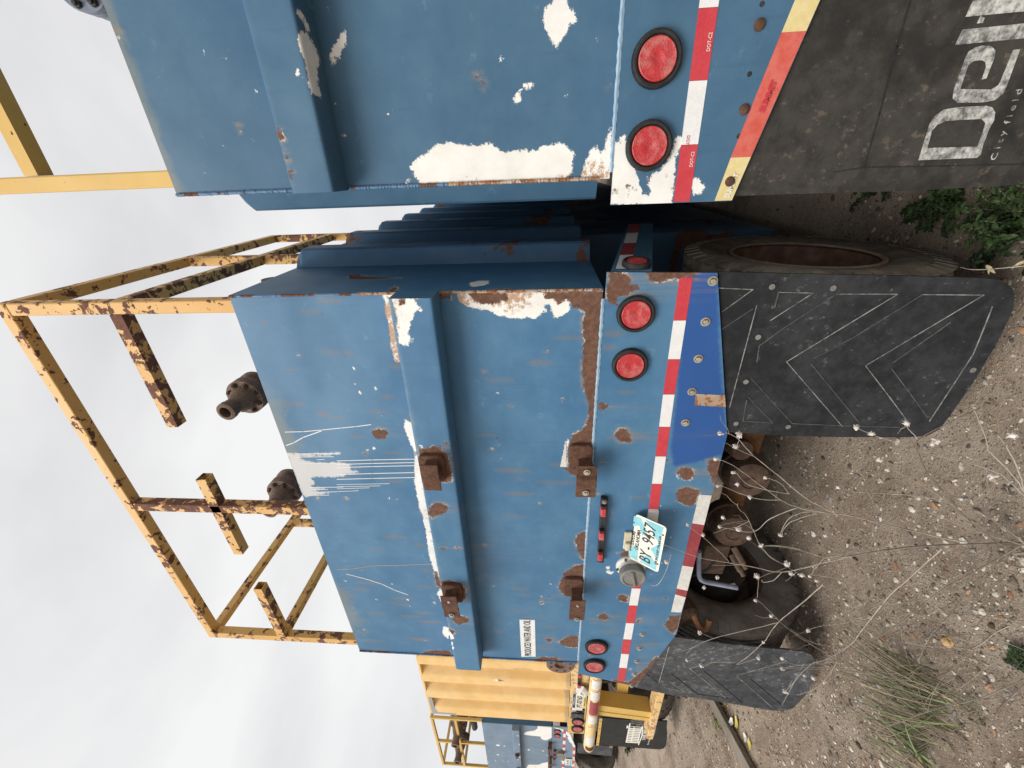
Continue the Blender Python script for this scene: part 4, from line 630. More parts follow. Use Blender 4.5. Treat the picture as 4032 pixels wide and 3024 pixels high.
segl = [-2.897, -2.747, -2.597, -2.448, -2.293, -2.133, -1.990, -1.90]
tapes(T2, segl, zt_, .046, D-.0032, ['tape_red', 'tape_white'])
for q, c_ in zip(tape2, ['tape_dirty', 'tape_dark', 'tape_dirty', 'tape_dark', 'tape_dirty']):
    MB().poly([(x, max(z, zb2(x)+.001)) for x, z in q], D-.0044, D-.0032).build('reflective_tape', M[c_], T2)
for x, z in lamps: lamp(T2, x, z, D-.003, lens='red_lens' if x > -2 else 'red_lens_paled')
# brackets with bolts: (base plate, strap)
bracket(T2, -1.172, -1.036, 2.088, 2.196, 1.335, (-1.178, -1.038, 2.098, 2.172), .062)
bracket(T2, -1.186, -1.054, 1.463, 1.562, D+.004, (-1.264, -1.094, 1.452, 1.537), .10, clamp=True, bolts=((-1.122, 'zinc'), (-1.235, 'lightsteel')))
bracket(T2, -1.992, -1.856, 2.092, 2.196, 1.335, (-2.036, -1.858, 2.104, 2.186), .066, bolts=((-1.895, 'lightsteel'), (-2.01, 'lightsteel')))
bracket(T2, -2.062, -1.922, 1.465, 1.566, D+.004, (-2.130, -1.958, 1.460, 1.540), .10, bolts=((-1.995, 'lightsteel'), (-2.115, 'lightsteel')))
MB().poly([(-1.045, 1.578), (-1.185, 1.600), (-1.184, 1.571)], D+.0018, D+.0036).build('torn_sticker', M['tape_dirty'], T2)
# marker light bar
lb = MB().poly([(-1.342, 1.412), (-1.346, 1.380), (-1.772, 1.372), (-1.768, 1.404)], D-.028, D-.004).build('marker_light_bar', M['plastic'], T2, bevel=.003)
for x, z in bar_l:
    part_of(MB().hexa([(x-.027, D-.030, z-.014), (x+.027, D-.030, z-.014), (x+.027, D-.028, z-.014), (x-.027, D-.028, z-.014)][:0] or [(x-.028, D-.0285, z-.014), (x+.028, D-.0285, z-.014), (x+.022, D-.050, z-.011), (x-.022, D-.050, z-.011), (x-.028, D-.0285, z+.014), (x+.028, D-.0285, z+.014), (x+.022, D-.050, z+.011), (x-.022, D-.050, z+.011)]).build('marker_lamp', M['red_lens'], T2, bevel=.003), lb)
    part_of(MB().box((x+.0285, D-.045, z-.009), (x+.036, D-.0285, z+.010)).build('lamp_clip', M['plastic'], T2), lb)
part_of(bolt(T2, (-1.362, D-.028, 1.397), .008, 'lightsteel'), lb)
# licence plate hanging out at its foot
lpT, lpB = (D-.022, 1.246), (1.3415, 1.1265)
upv = Vector((0, lpT[0]-lpB[0], lpT[1]-lpB[1])); Lp = upv.length; upv.normalize(); nrm = Vector((1, 0, 0)).cross(upv)
def lp(u, v, d=0.): return Vector((-1.736, lpB[0], lpB[1]))+Vector((1, 0, 0))*u+upv*v+nrm*d
def flat(pts, d0, d1, name, mat, parent):
    n = len(pts); m_ = MB(); m_.add([lp(u, v, d0) for u, v in pts]+[lp(u, v, d1) for u, v in pts], [tuple(range(n-1, -1, -1)), tuple(range(n, 2*n))]+[(i, (i+1) % n, (i+1) % n+n, i+n) for i in range(n)])
    return m_.build(name, M[mat], T2)
cr_ = .014; W_ = .302; rc = []
for cx, cy, a0 in ((W_-cr_, cr_, -90), (W_-cr_, Lp-cr_, 0), (cr_, Lp-cr_, 90), (cr_, cr_, 180)): rc += [(cx+cr_*math.cos(R(a0+t)), cy+cr_*math.sin(R(a0+t))) for t in (0, 30, 60, 90)]
plate = flat(rc, -.001, .001, 'licence_plate', 'plate_cream', None)
for pts in ([(.008, .012), (.050, .012), (.085, .050), (.060, .085), (.012, .09)], [(.012, .104), (.09, .108), (.10, .135), (.05, .152), (.012, .148)], [(.070, .010), (.20, .010), (.13, .052)], [(.19, .020), (.294, .012), (.294, .10), (.25, .06), (.22, .05)], [(.20, .075), (.29, .115), (.285, .150), (.22, .148), (.24, .12), (.19, .10)]):
    part_of(flat(pts, .0011, .0016, 'plate_print', 'teal', None), plate)
for tx, sz, u, v, wdt, sh in (('BY - 9457', .078, .026, .044, .250, .12), ('OKLAHOMA', .026, .080, .108, .135, .0), ('EXPLORE', .020, .102, .132, .09, .0), ('NON EXP TRAILER', .015, .045, .014, .19, .15)):
    part_of(lettering(tx, sz, T2, M['ink'], lp(u, v, .002), (1, 0, 0), upv, wdt, sh, bold=.0004 if sz > .05 else .0002), plate)
for u, v in ((.06, .144), (.245, .146), (.055, .010), (.248, .010)): part_of(bolt(T2, lp(u, v, .001), .005, 'iron', nrm, dome=True), plate)
MB().poly([(-1.566, 1.284), (-1.566, 1.249), (-1.683, 1.246), (-1.680, 1.283)], D-.016, D-.004).build('plate_lamp', M['cream'], T2, bevel=.004)
MB().poly([(-1.625, 1.278), (-1.625, 1.253), (-1.676, 1.252), (-1.674, 1.277)], D-.032, D-.0165).build('plate_lamp_lens', M['cream'], T2, bevel=.006)
# round screw cap on its mount
cp = MB().lathe([(.074, 0), (.074, .010), (.066, .014), (.060, .014), (.060, .050)], (-1.812, D-.004, 1.232), (0, -1, 0), 36).build('document_holder', M['white_plastic'], T2, True)
part_of(MB().lathe([(.060, .036), (.064, .038), (.064, .072), (.060, .077), (.052, .078), (.048, .074), (.001, .074)], (-1.812, D-.004, 1.232), (0, -1, 0), 36, cap=False).build('screw_cap', M['cap_grey'], T2, True), cp)
part_of(MB().bar((-1.865, D-.084, 1.220), (-1.76, D-.084, 1.244), .014, .010, (0, -1, 0)).build('grip', M['cap_grey'], T2, bevel=.003), cp)
for i in range(5):
    a_ = .5+i*1.25; part_of(MB().lathe([(.006, 0), (.006, .008), (.0005, .009)], (-1.812+math.cos(a_)*.068, D-.018, 1.232+math.sin(a_)*.068), (0, -1, 0), 8, cap=False).build('screw', M['rust'], T2), cp)
# bent sign tail beside the plate, sticker
MB().poly([(-1.424, 1.187), (-1.424, 1.142), (-1.520, 1.138), (-1.520, 1.184)], D-.012, D-.0046).build('bent_tape_end', M['tape_white'], T2)
stk = MB().poly([(-2.318, 1.815), (-2.315, 1.725), (-2.687, 1.724), (-2.696, 1.814)], D+.0022, D+.0036).build('warning_sticker', M['tape_white'], T2)
part_of(lettering('PRODUCED WATER AND OIL', .058, T2, M['ink'], (-2.684, D+.0018, 1.752), width=.362, bold=.0005), stk)
MB().poly([(-.806, 1.079), (-.812, .967), (-.866, .953), (-.858, 1.074)], D-.0042, D-.0032).build('paint_scrap', M['weld_rust'], T2)
for x, z in flapbolts: bolt(T2, (x, D-.003, z), .0125, 'zinc' if x > -1.2 else 'lightsteel')
# loose twisted wire under the plate
MB().tube(catmull([(-1.93, D-.006, 1.13), (-1.90, D-.05, 1.12), (-1.85, D-.07, 1.10), (-1.78, D-.05, 1.07), (-1.70, D-.02, 1.05)]), .0016).build('loose_wire', M['lightsteel'], T2)
# mud flaps
c2 = lambda x, z: -.016*max(0, (1.0-z)/.9)**2+.006*math.sin(5*x+6*z)*max(0, (1.0-z)/.9)
def fine(pts, st=.03):
    o_ = []
    for a_, b_ in zip(pts, pts[1:]):
        n_ = max(1, int(math.dist(a_, b_)/st)); o_ += [(a_[0]+(b_[0]-a_[0])*i/n_, a_[1]+(b_[1]-a_[1])*i/n_) for i in range(n_)]
    return o_+[tuple(pts[-1])]
def warp(m_, fn):
    m_.v = [(x, y+fn(x, z), z) for x, y, z in m_.v]; return m_
fl = bend(MB().poly(flap, D+.009, D+.019).build('mud_flap', M['flap'], T2), c2)
m_ = MB(); [m_.strip(fine(p), .0030, D+.009, .0016) for p in ridge]; warp(m_, c2); part_of(m_.build('scuffed_ridge', M['ridge'], T2), fl)['kind'] = 'stuff'
m_ = MB(); [m_.strip(fine(p), .0032, D+.009, .0020) for p in groove]; warp(m_, c2); part_of(m_.build('ridge', M['ridge_dim'], T2), fl)['kind'] = 'stuff'
for x, z in slots: part_of(MB().lathe([(.010, 0), (.010, .0012), (.001, .0013)], (x, D+.0085+c2(x, z), z), (0, -1, 0), 12, cap=False).build('bolt_hole', M['cap_grey'], T2), fl)
fl = bend(MB().poly(lflap, D+.009, D+.019).build('mud_flap', M['flap_grey'], T2), c2)
m_ = MB(); [m_.strip(fine(p), .0042, D+.009, .0016) for p in lridge]; warp(m_, c2); part_of(m_.build('scuffed_ridge', M['ridge'], T2), fl)['kind'] = 'stuff'
m_ = MB(); [m_.strip(fine(p), .0048, D+.009, .0020) for p in lgroove]; warp(m_, c2); part_of(m_.build('ridge', M['rubber'], T2), fl)['kind'] = 'stuff'
# bumper return along the right side, sloping down
P8 = [(-.330, D+.012, 1.300), (-.330, D+.012, 1.440), (-.335, D+.62, 1.277), (-.335, D+.62, 1.163)]
x8 = lambda y: -.327+.12*(y-D)
sp = MB().hexa([(x8(D+.012)-.01, D+.012, 1.300), (x8(D+.012), D+.012, 1.300), (x8(2.08), 2.08, 1.163), (x8(2.08)-.01, 2.08, 1.163), (x8(D+.012)-.01, D+.012, 1.440), (x8(D+.012), D+.012, 1.440), (x8(2.08), 2.08, 1.277), (x8(2.08)-.01, 2.08, 1.277)]).build('side_return', M['blue_clean'], T2)
for i in range(4):
    ya, yb = 1.47+i*.152, 1.47+(i+1)*.152-.001; zf = lambda y: 1.428+(1.270-1.428)*(y-D)/.64; h_ = .05
    q = [(x8(ya)+.0006, ya, zf(ya)-h_), (x8(yb)+.0006, yb, zf(yb)-h_), (x8(yb)+.0006, yb, zf(yb)), (x8(ya)+.0006, ya, zf(ya))]
    MB().add(q, [(0, 1, 2, 3)]).build('reflective_tape', M[['tape_white', 'tape_dark'][i % 2]], T2)
lamp(T2, 0, 0, 0, .05, .036, x3=(x8(1.50)+.001, 1.50, 1.345), ax=(1, -.12, 0), name='side_lamp')
# running gear
AY, AZ = 1.99, .505
for x0, x1, od in ((-.625, -.372, 1),): wheel(T2, x0, x1, AY, AZ, .50, outer=od, mat='tyre_lifted', rim_m='rim_rust')
for x0, x1, od in ((-.915, -.660, -1), (-2.985, -2.73, -1), (-2.70, -2.445, 1)): wheel(T2, x0, x1, AY, AZ, .50, outer=od)
MB().lathe([(.066, 0), (.066, 1.9)], (-2.5, AY, AZ), (1, 0, 0), 20).build('axle', M['rust_orange'], T2, True)
for x, z in ((-1.49, .60), (-1.87, .60)):
    MB().lathe([(.02, -.10), (.095, -.095), (.108, -.07), (.112, -.03), (.120, -.025), (.120, -.010), (.110, -.004), (.108, .05), (.098, .085), (.07, .095), (.045, .097), (.040, .090), (.022, .090), (.018, .098), (.001, .098)], (x, 1.80, z), (.12, -1, .05), 30, cap=False).build('brake_chamber', M['rust_dark'], T2, True)
MB().lathe([(.055, 0), (.055, .14), (.05, .15), (.001, .15)], (-1.31, 1.85, .70), (.2, -1, -.1), 20, cap=False).build('air_can', M['rust_dark'], T2, True)
MB().tube(catmull([(-1.815, 1.54, .858), (-1.95, 1.54, .836), (-2.02, 1.54, .820), (-2.05, 1.54, .795), (-2.065, 1.54, .74), (-2.095, 1.54, .607)]), .0125, n=10).build('bent_hook', M['steel_blue'], T2, True)
MB().box((-2.20, 1.70, .60), (-1.96, 1.78, .74)).build('slack_adjuster', M['rust_dark'], T2, bevel=.012)
for x in (-2.05, -1.99): MB().lathe([(.018, 0), (.018, .09), (.012, .095), (.012, .12), (.001, .121)], (x, 1.72, .575), (-.4, -.9, -.3), 8, cap=False).build('adjuster_bolt', M['iron'], T2)
MB().lathe([(.03, 0), (.05, .02), (.085, .03), (.088, .10), (.07, .12), (.001, .12)], (-2.40, 1.66, .86), (-.1, -1, -.3), 18, cap=False).build('spring_hanger', M['rust_dark'], T2, True)
MB().tube(catmull([(-2.36, 1.58, .80), (-2.44, 1.54, .76), (-2.475, 1.53, .73), (-2.47, 1.54, .70), (-2.42, 1.56, .69)]), .017, n=8).build('tow_hook', M['rust_orange'], T2, True)
for pts_, r_ in (([(-1.49, 1.86, .66), (-1.55, 1.84, .80), (-1.70, 1.86, .95), (-1.80, 1.9, 1.10)], .012), ([(-1.87, 1.86, .66), (-1.93, 1.80, .78), (-1.98, 1.82, .95), (-1.9, 1.9, 1.10)], .012), ([(-1.31, 1.84, .74), (-1.42, 1.80, .86), (-1.62, 1.80, .93), (-1.85, 1.85, 1.05)], .010), ([(-2.25, 1.72, .78), (-2.15, 1.70, .70), (-2.02, 1.72, .66), (-1.9, 1.78, .70)], .009)):
    MB().tube(catmull(pts_, 5), r_, n=8).build('air_hose', M['rubber'], T2, True)
MB().lathe([(.20, 0), (.20, .17), (.16, .18), (.001, .18)], (-2.60, AY, AZ), (1, 0, 0), 26, cap=False).build('brake_drum', M['pipe_dark'], T2, True)
tg = MB().box((-2.43, AY-.19, .44), (-2.426, AY-.12, .47)).build('label_tag', M['tape_white'], T2)
MB().box((-2.726, 2.75, .27), (-.388, 12.3, 1.4625)).build('lower_shell', M['blue_rust'], T2)
chassis(T2, -2.0, -1.1, D, 1.463)
# roof guard, valves
random.seed(5)
MB().box((-.455, 2.47, 2.985), (-.405, 6.5, 3.035)).build('guard_rail', M['yellow'], T2, bevel=.005)
railing(T2, D, [-2.652, -1.51, -.430], 2.866, 3.865, 3.382, 1.88, 'yellow', (2.42, 3.33), [(-.995, -.457, 3.381), (-1.85, -1.31, 3.378), (-2.625, -2.153, 3.372)], mats=['yellow', 'yellow_rusty', 'yellow'], top='yellow_top')
for x in (-1.195, -1.985): valve(T2, x, 3.53, 1.90, 2.10)
MB().lathe([(.06, 0), (.06, 1.9)], (-2.5, 2.66, 3.53), (1, 0, 0), 18).build('manifold_pipe', M['pipe_dark'], T2, True)
for x in (-2.4, -1.6, -.75): MB().lathe([(.05, 0), (.05, .66)], (x, 2.66, 2.865), (0, 0, 1), 14).build('riser_pipe', M['pipe_dark'], T2, True)

# ------------------------------------------------------------------ the near trailer on the right
T1 = thing('tank_trailer', 'cleaner blue tank trailer with big white paint scars and black lettered mud flap', 'trailer', (1.1, D, 0), 'tank trailers parked side by side')
random.seed(21)
sheet('rear_panel', None, lambda x: 1.467, lambda x: 2.921, -.038, 2.30, D+.004, M['blue_clean'], T1, dict(white=T1_WHITE+[circ(random.uniform(0, .5), random.uniform(1.5, 2.8), random.uniform(.002, .005)) for _ in range(26)], rust=T1_RUST, grime=lambda px, pz: np.clip((pz-2.84)/.09, 0, .9), tan=[[(-.05, 1.46), (-.05, 1.62), (.01, 1.60), (.03, 1.46)]]), back=.012)
MB().box((-.0365, D+.017, 1.467), (2.30, D+11, 2.915)).build('tank_shell', M['blue_clean'], T1)
beam(T1, -.042, 2.304, 2.314, 2.450, 1.337, D+.003, 'blue_clean', dict(white=T1_BWHITE, rust=T1_BRUST))
ribs_on(T1, -.0375, -1, 1.72, 16, .545, 1.468, 2.917, mat='blue_clean')
ribs_on(T1, 2.301, 1, 1.72, 16, .545, 1.468, 2.917, mat='blue_clean')
bead(T1, (-.036, D+.001, 2.92), (-.036, D+.001, 2.46), .006, 'weld', seed=8); bead(T1, (-.036, D+.001, 2.31), (-.036, D+.001, 1.98), .006, 'weld', seed=9); bead(T1, (-.036, D+.001, 1.98), (-.036, D+.001, 1.50), .006, 'weld_rust', seed=10)
bead(T1, (-.02, D+.002, 1.463), (2.28, D+.002, 1.463), .007, 'weld_light', step=.03, seed=12)
zb1 = lambda x: plate_edges(x, -.114, 2.40, .920, 1.085, .52, 1.76)
sheet('rear_plate', None, zb1, lambda x: 1.458, -.114, 2.40, D-.003, M['blue_clean'], T1, dict(white=T1_PWHITE, rust=T1_PRUST+[circ(random.uniform(-.1, .03), random.uniform(1.25, 1.45), .004) for _ in range(8)]), back=.010)
s1 = [-.111, .044, .199, .354, .507, .66, .812]
ts = tapes(T1, s1, lambda x: 1.264+.006*x, .049, D-.0032, ['tape_red', 'tape_white'])
for (x, z), flip, mt in (((-.015, 1.222), 0, 'ink_pale'), ((.068, 1.251), 1, 'ink_red'), ((.262, 1.222), 0, 'ink_pale')):
    lettering('DOT-C2', .013, T1, M[mt], (x, D-.0052, z), (1-2*flip, 0, 0), (0, 0, 1-2*flip), width=.040)
e1 = [(-.111, 1.138), (.005, 1.1135), (.293, 1.043), (.43, 1.008)]
zt1 = lambda x: float(np.interp(x, [p[0] for p in e1], [p[1] for p in e1]))
for a_, b_, c_ in ((-.112, .005, 'tape_yellow'), (.005, .293, 'tape_pink'), (.293, .43, 'tape_yellow')):
    tp_ = MB().poly([(a_, zt1(a_)), (b_, zt1(b_)), (b_, zb1(b_)+.002), (a_, zb1(a_)+.002)], D-.0046, D-.0032).build('reflective_tape', M[c_], T1)
dn_ = (1, 0, -.243)
lettering('SUMMIT', .022, T1, M['tape_red'], (.115, D-.0064, 1.046), dn_, (.243, 0, 1), width=.075, bold=.0012)
lettering('SUMMIT', .020, T1, M['ink_pale'], (-.106, D-.0064, 1.098), dn_, (.243, 0, 1), width=.070, bold=.001)
for x, z in lampsT1: lamp(T1, x, z, D-.003)
for x in (.455, .66): lamp(T1, x, 1.362, D-.003)
for i, (x, z) in enumerate(T1_bolts):
    if i < 3: bolt(T1, (x, D-.0035-(.0012 if i == 2 else 0), z), .0145, 'rust', dome=True)
    else: MB().lathe([(.0065, 0), (.0065, .0008), (.0005, .0009)], (x, D-.003, z), (0, -1, 0), 10, cap=False).build('bolt_hole', M['ink'], T1)
f1 = MB().poly([(-.101, 1.075), (.30, .995), (.62, .925), (.68, .12), (.62, .05), (-.03, .05), (-.088, .12), (-.099, .30), (-.104, .55), (-.102, .81)], D+.010, D+.022).build('mud_flap', M['flap_brown'], T1)
yf = D+.0095
DT = deltatxt
def letter(outer, inner=None):
    """one raised flap letter; inner is the counter"""
    cu = bpy.data.curves.new('l', 'CURVE'); cu.dimensions = '2D'; cu.fill_mode = 'BOTH'; cu.extrude = .001
    for pl in [outer]+([inner] if inner else []):
        s_ = cu.splines.new('POLY'); s_.points.add(len(pl)-1); s_.use_cyclic_u = True
        for p_, (x, z) in zip(s_.points, pl): p_.co = (x, z, 0, 1)
    ob = bpy.data.objects.new('l', cu); COL.objects.link(ob); dg = bpy.context.evaluated_depsgraph_get()
    me = bpy.data.meshes.new_from_object(ob.evaluated_get(dg)); bpy.data.objects.remove(ob); bpy.data.curves.remove(cu)
    me.transform(Matrix.Translation((0, yf, 0)) @ Matrix(((1, 0, 0), (0, 0, 1), (0, 1, 0))).to_4x4()); me.materials.clear()
    return me
for idx_ in ((0, 1), (2, None), (3, None), (4, None), (5, None)):
    ob_ = link('flap_letter', letter(delta[idx_[0]], delta[idx_[1]] if idx_[1] else None), M['silver'], T1); part_of(ob_, f1)
part_of(lettering('C i t y  f i e l d', .022, T1, M['silver'], (DT[0][0]-.012, yf, DT[0][1]-.012), (DT[1][0]-DT[0][0], 0, DT[1][1]-DT[0][1]), (-(DT[1][1]-DT[0][1]), 0, DT[1][0]-DT[0][0]), width=.17), f1)
part_of(MB().strip([(-.035, .716), (.10, .722), (.25, .732), (.60, .745)], .004, D+.010, .0016).build('crease', M['rubber'], T1), f1)
part_of(MB().strip([(-.045, .80), (-.035, .716), (-.04, .50), (-.045, .15)], .003, D+.010, .001).build('crease', M['rubber'], T1), f1)
for x0, x1, od in ((-.07, .185, -1), (.22, .475, 1), (1.80, 2.05, -1), (2.09, 2.34, 1)): wheel(T1, x0, x1, AY+.03, AZ, .50, outer=od)
MB().lathe([(.066, 0), (.066, 1.5)], (.4, AY+.03, AZ), (1, 0, 0), 18).build('axle', M['rust_orange'], T1, True)
chassis(T1, .65, 1.6, D, 1.467)
MB().box((-.034, 2.85, .27), (2.298, 12.3, 1.4665)).build('lower_shell', M['blue_rust'], T1)
random.seed(9)
railing(T1, D, [.013, 1.13, 2.25], 2.92, 3.93, 3.428, 1.88, 'yellow_ok', (2.42, 3.33), [(.041, .60, 3.428), (1.15, 1.70, 3.428)])
valve(T1, .735, 3.50, 1.86, 2.06, mat='steel_blue', nut='pipe_dark')
# ------------------------------------------------------------------ the yellow corrugated tank trailer
D3 = 2.4
T3 = thing('tank_trailer', 'yellow tank trailer with ribbed rear wall, tube bumper and white and navy licence plate', 'trailer', (-4.6, D3, 0), 'tank trailers parked side by side')
pitch = .3465; dep = .11; m_ = MB()
edges_ = [-5.77+pitch*i for i in range(7)]
pts = [(-5.80, D3)]
for e_ in edges_:
    # outer flat up to e_+.148 (its right end), then web down to pan, pan, steep web back up at the next edge
    for dx_, dy_ in ((.0, 0), (.012, 0), (.110, 0), (.135, .004), (.155, .014), (.19, .045), (.215, .066), (.235, .078), (.255, dep), (.285, dep), (.315, dep-.006), (.330, .03), (.3405, .004)):
        pts.append((e_+dx_, D3+dy_))
pts.append((edges_[-1]+pitch, D3)); v = []
for z_ in (1.392, 3.0): v += [(a_, b_, z_) for a_, b_ in pts]
n_ = len(pts); me = bpy.data.meshes.new('ribbed_wall')
zs_ = np.linspace(1.392, 3.028, 60); V = []; 
for z_ in zs_: V += [(a_, b_, z_) for a_, b_ in pts]
F = [(j*n_+i, j*n_+i+1, (j+1)*n_+i+1, (j+1)*n_+i) for j in range(len(zs_)-1) for i in range(n_-1)]
me.from_pydata(V, [], F); Va = np.array(V)
attrs(me, Va[:, 0], Va[:, 2], dict(primer=[[(-5.43, 3.03), (-5.43, 2.985), (-5.70, 2.975), (-5.765, 2.95), (-5.775, 2.735), (-5.81, 2.735), (-5.81, 3.04)]], rust=[[(-4.955, 2.185), (-4.99, 2.18), (-5.0, 2.06), (-4.975, 2.055)]],
    tan=[], grime=lambda px, pz: np.clip(1-(pz-1.39)/.10, 0, .75), streak=streaks([(-4.985, 2.06, 1.60, .02), (-4.99, 2.06, 1.45, .012), (-4.72, 2.0, 1.8, .01)]), white=[[(-4.945, 2.21), (-4.96, 2.16), (-4.985, 2.19), (-4.975, 2.23)]]))
me.update(); me.polygons.foreach_set('use_smooth', [True]*len(me.polygons))
try: me.set_sharp_from_angle(angle=R(50))
except Exception: pass
rw = link('ribbed_wall', me, M['yellow_tank'], T3)
for p_ in ([(-5.42, 3.026), (-5.42, 2.985), (-5.66, 2.976), (-5.662, 3.026)],): MB().poly(p_, D3-.0016, D3-.0004).build('primer_patch', M['primer'], T3)
MB().poly([(-5.664, 3.026), (-5.664, 2.974), (-5.760, 2.955), (-5.762, 2.73), (-5.7985, 2.73), (-5.7985, 3.026)], D3-.0016, D3-.0004).build('primer_patch', M['primer'], T3)
MB().box((-5.80, D3+.002, 3.029), (-3.33, D3+8, 3.05)).build('roof_plate', M['yellow_tank'], T3)
MB().box((-5.80, D3+.12, 1.392), (-3.33, D3+8, 3.0285)).build('tank_shell', M['yellow_tank'], T3)
fg = MB().lathe([(.05, 0), (.145, 0), (.145, .03), (.06, .032), (.055, .01), (.001, .01)], (-4.49, D3-.03, 1.505), (0, -1, 0), 36, cap=False).build('drain_flange', M['iron'], T3, True)
for i in range(8):
    a_ = 6.283*(i+.5)/8; part_of(MB().lathe([(.012, 0), (.012, .003), (.0005, .003)], (-4.49+.105*math.cos(a_), D3-.062, 1.505+.105*math.sin(a_)), (0, -1, 0), 10, cap=False).build('bolt_hole', M['ink'], T3), fg)
# rear sill box with its opening
zt3, zb3 = 1.386, 1.198; yb = D3-.012
for a_, b_, z0, z1 in ((-6.02, -5.675, zb3, zt3), (-5.425, -3.20, zb3, zt3), (-5.674, -5.426, zb3, zb3+.012), (-5.674, -5.426, zt3-.014, zt3)):
    MB().box((a_, yb, z0), (b_, yb+.008, z1)).build('sill_plate', M['yellow_worn' if a_ > -5.5 else 'yellow_ok'], T3)
MB().box((-6.02, yb+.0085, zt3-.010), (-3.20, D3+.10, zt3)).build('sill_top', M['yellow_worn'], T3)
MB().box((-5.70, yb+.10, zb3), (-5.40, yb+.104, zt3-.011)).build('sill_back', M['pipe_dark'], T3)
MB().tube(catmull([(-5.60, yb+.03, 1.34), (-5.56, yb+.02, 1.28), (-5.60, yb+.03, 1.24), (-5.64, yb+.03, 1.22)]), .006).build('loose_wire', M['rubber'], T3)
MB().box((-5.46, yb-.01, 1.24), (-5.34, yb-.0005, 1.36)).build('plate_holder', M['white_plastic'], T3, bevel=.004)
for x_ in (-5.721, -5.891): lamp(T3, x_, 1.280, yb, .074, .054, 'red_lens_paled')
lb = MB().box((-4.98, yb-.02, 1.283), (-4.45, yb-.001, 1.317)).build('marker_light_bar', M['plastic'], T3, bevel=.003)
for x_ in (-4.52, -4.70, -4.90): part_of(MB().box((x_-.03, yb-.042, 1.287), (x_+.03, yb-.0205, 1.314)).build('marker_lamp', M['red_lens'], T3, bevel=.005), lb)
# licence plate
yp = D3-.05; x0, z0 = -5.345, 1.212
pl3 = MB().box((x0, yp, z0), (x0+.302, yp+.002, z0+.152)).build('licence_plate', M['plate_cream'], T3, bevel=.0008)
part_of(MB().box((x0+.004, yp-.0008, z0+.118), (x0+.298, yp-.0002, z0+.148)).build('plate_print', M['navy'], T3), pl3)
part_of(MB().box((x0+.004, yp-.0008, z0+.004), (x0+.298, yp-.0002, z0+.032)).build('plate_print', M['plate_yellow'], T3), pl3)
part_of(lettering('PT-0716S', .082, T3, M['ink'], (x0+.020, yp-.001, z0+.045), width=.235, bold=.001), pl3)
part_of(lettering('PENNSYLVANIA', .020, T3, M['ink_pale'], (x0+.075, yp-.0012, z0+.126), width=.15), pl3)
part_of(lettering('PERM TRAILER', .018, T3, M['ink'], (x0+.06, yp-.0012, z0+.010), width=.17), pl3)
# tube bumper with tape bands
ty, tz, tr_ = 2.15, 1.180, .058
def tb(a_, b_, r_, mat, name, a0=0, a1=2*math.pi): return MB().lathe([(r_, 0), (r_, b_-a_)], (a_, ty, tz), (1, 0, 0), 28, cap=(a0 == 0), a0=a0, a1=a1).build(name, M[mat], T3, True)
MB().lathe([(.001, -.035), (.03, -.030), (.046, -.018), (.055, -.004), (tr_, .012), (tr_, 2.5)], (-5.70, ty, tz), (1, 0, 0), 28).build('tube_bumper', M['yellow_worn'], T3, True)
for a_, b_, mt in ((-4.614, -4.45, 'tape_dirty'), (-4.889, -4.64, 'tape_dark'), (-5.07, -4.92, 'tape_dirty'), (-5.533, -5.355, 'tape_dirty'), (-5.66, -5.58, 'rust'), (-4.40, -4.25, 'tape_dirty')):
    m = MB(); sg = 8; ang = [R(-48+96*i/sg) for i in range(sg+1)]; r_ = tr_+.0012
    for xx in (a_, b_): m.v += [(xx, ty-math.cos(t)*r_, tz+math.sin(t)*r_+.0) for t in ang]
    m.f += [(i, i+1, sg+1+i+1, sg+1+i) for i in range(sg)]
    m.build('reflective_tape', M[mt], T3, True)
for x_ in (-4.95, -3.9):
    lg = MB().hexa([(x_-.10, ty+.02, .59), (x_+.02, ty+.02, .59), (x_+.02, ty+.16, .59), (x_-.10, ty+.16, .59), (x_-.02, ty+.02, 1.13), (x_+.10, ty+.02, 1.13), (x_+.10, ty+.16, 1.13), (x_-.02, ty+.16, 1.13)])
    lg.build('bumper_leg', M['yellow_ok'], T3)
    MB().hexa([(x_-.145, ty+.014, .59), (x_-.085, ty+.014, .59), (x_-.085, ty+.022, .59), (x_-.145, ty+.022, .59), (x_-.085, ty+.014, 1.12), (x_-.015, ty+.014, 1.12), (x_-.015, ty+.022, 1.12), (x_-.085, ty+.022, 1.12)]).build('leg_flange', M['yellow_ok'], T3)
MB().box((-5.40, ty-.02, .525), (-3.3, ty+.12, .59)).build('underrun_bar', M['yellow_worn'], T3, bevel=.006)
MB().box((-4.90, ty+.165, .80), (-3.95, ty+.24, .915)).build('cross_brace', M['yellow_ok'], T3, bevel=.005)
MB().box((-5.0, D3+.35, .75), (-3.6, D3+.60, 1.19)).build('frame_box', M['yellow_ok'], T3)
for x_ in (-5.25, -5.0): MB().box((x_, D3+.05, .95), (x_+.04, D3+1.5, 1.19)).build('frame_rail', M['pipe_dark'], T3)
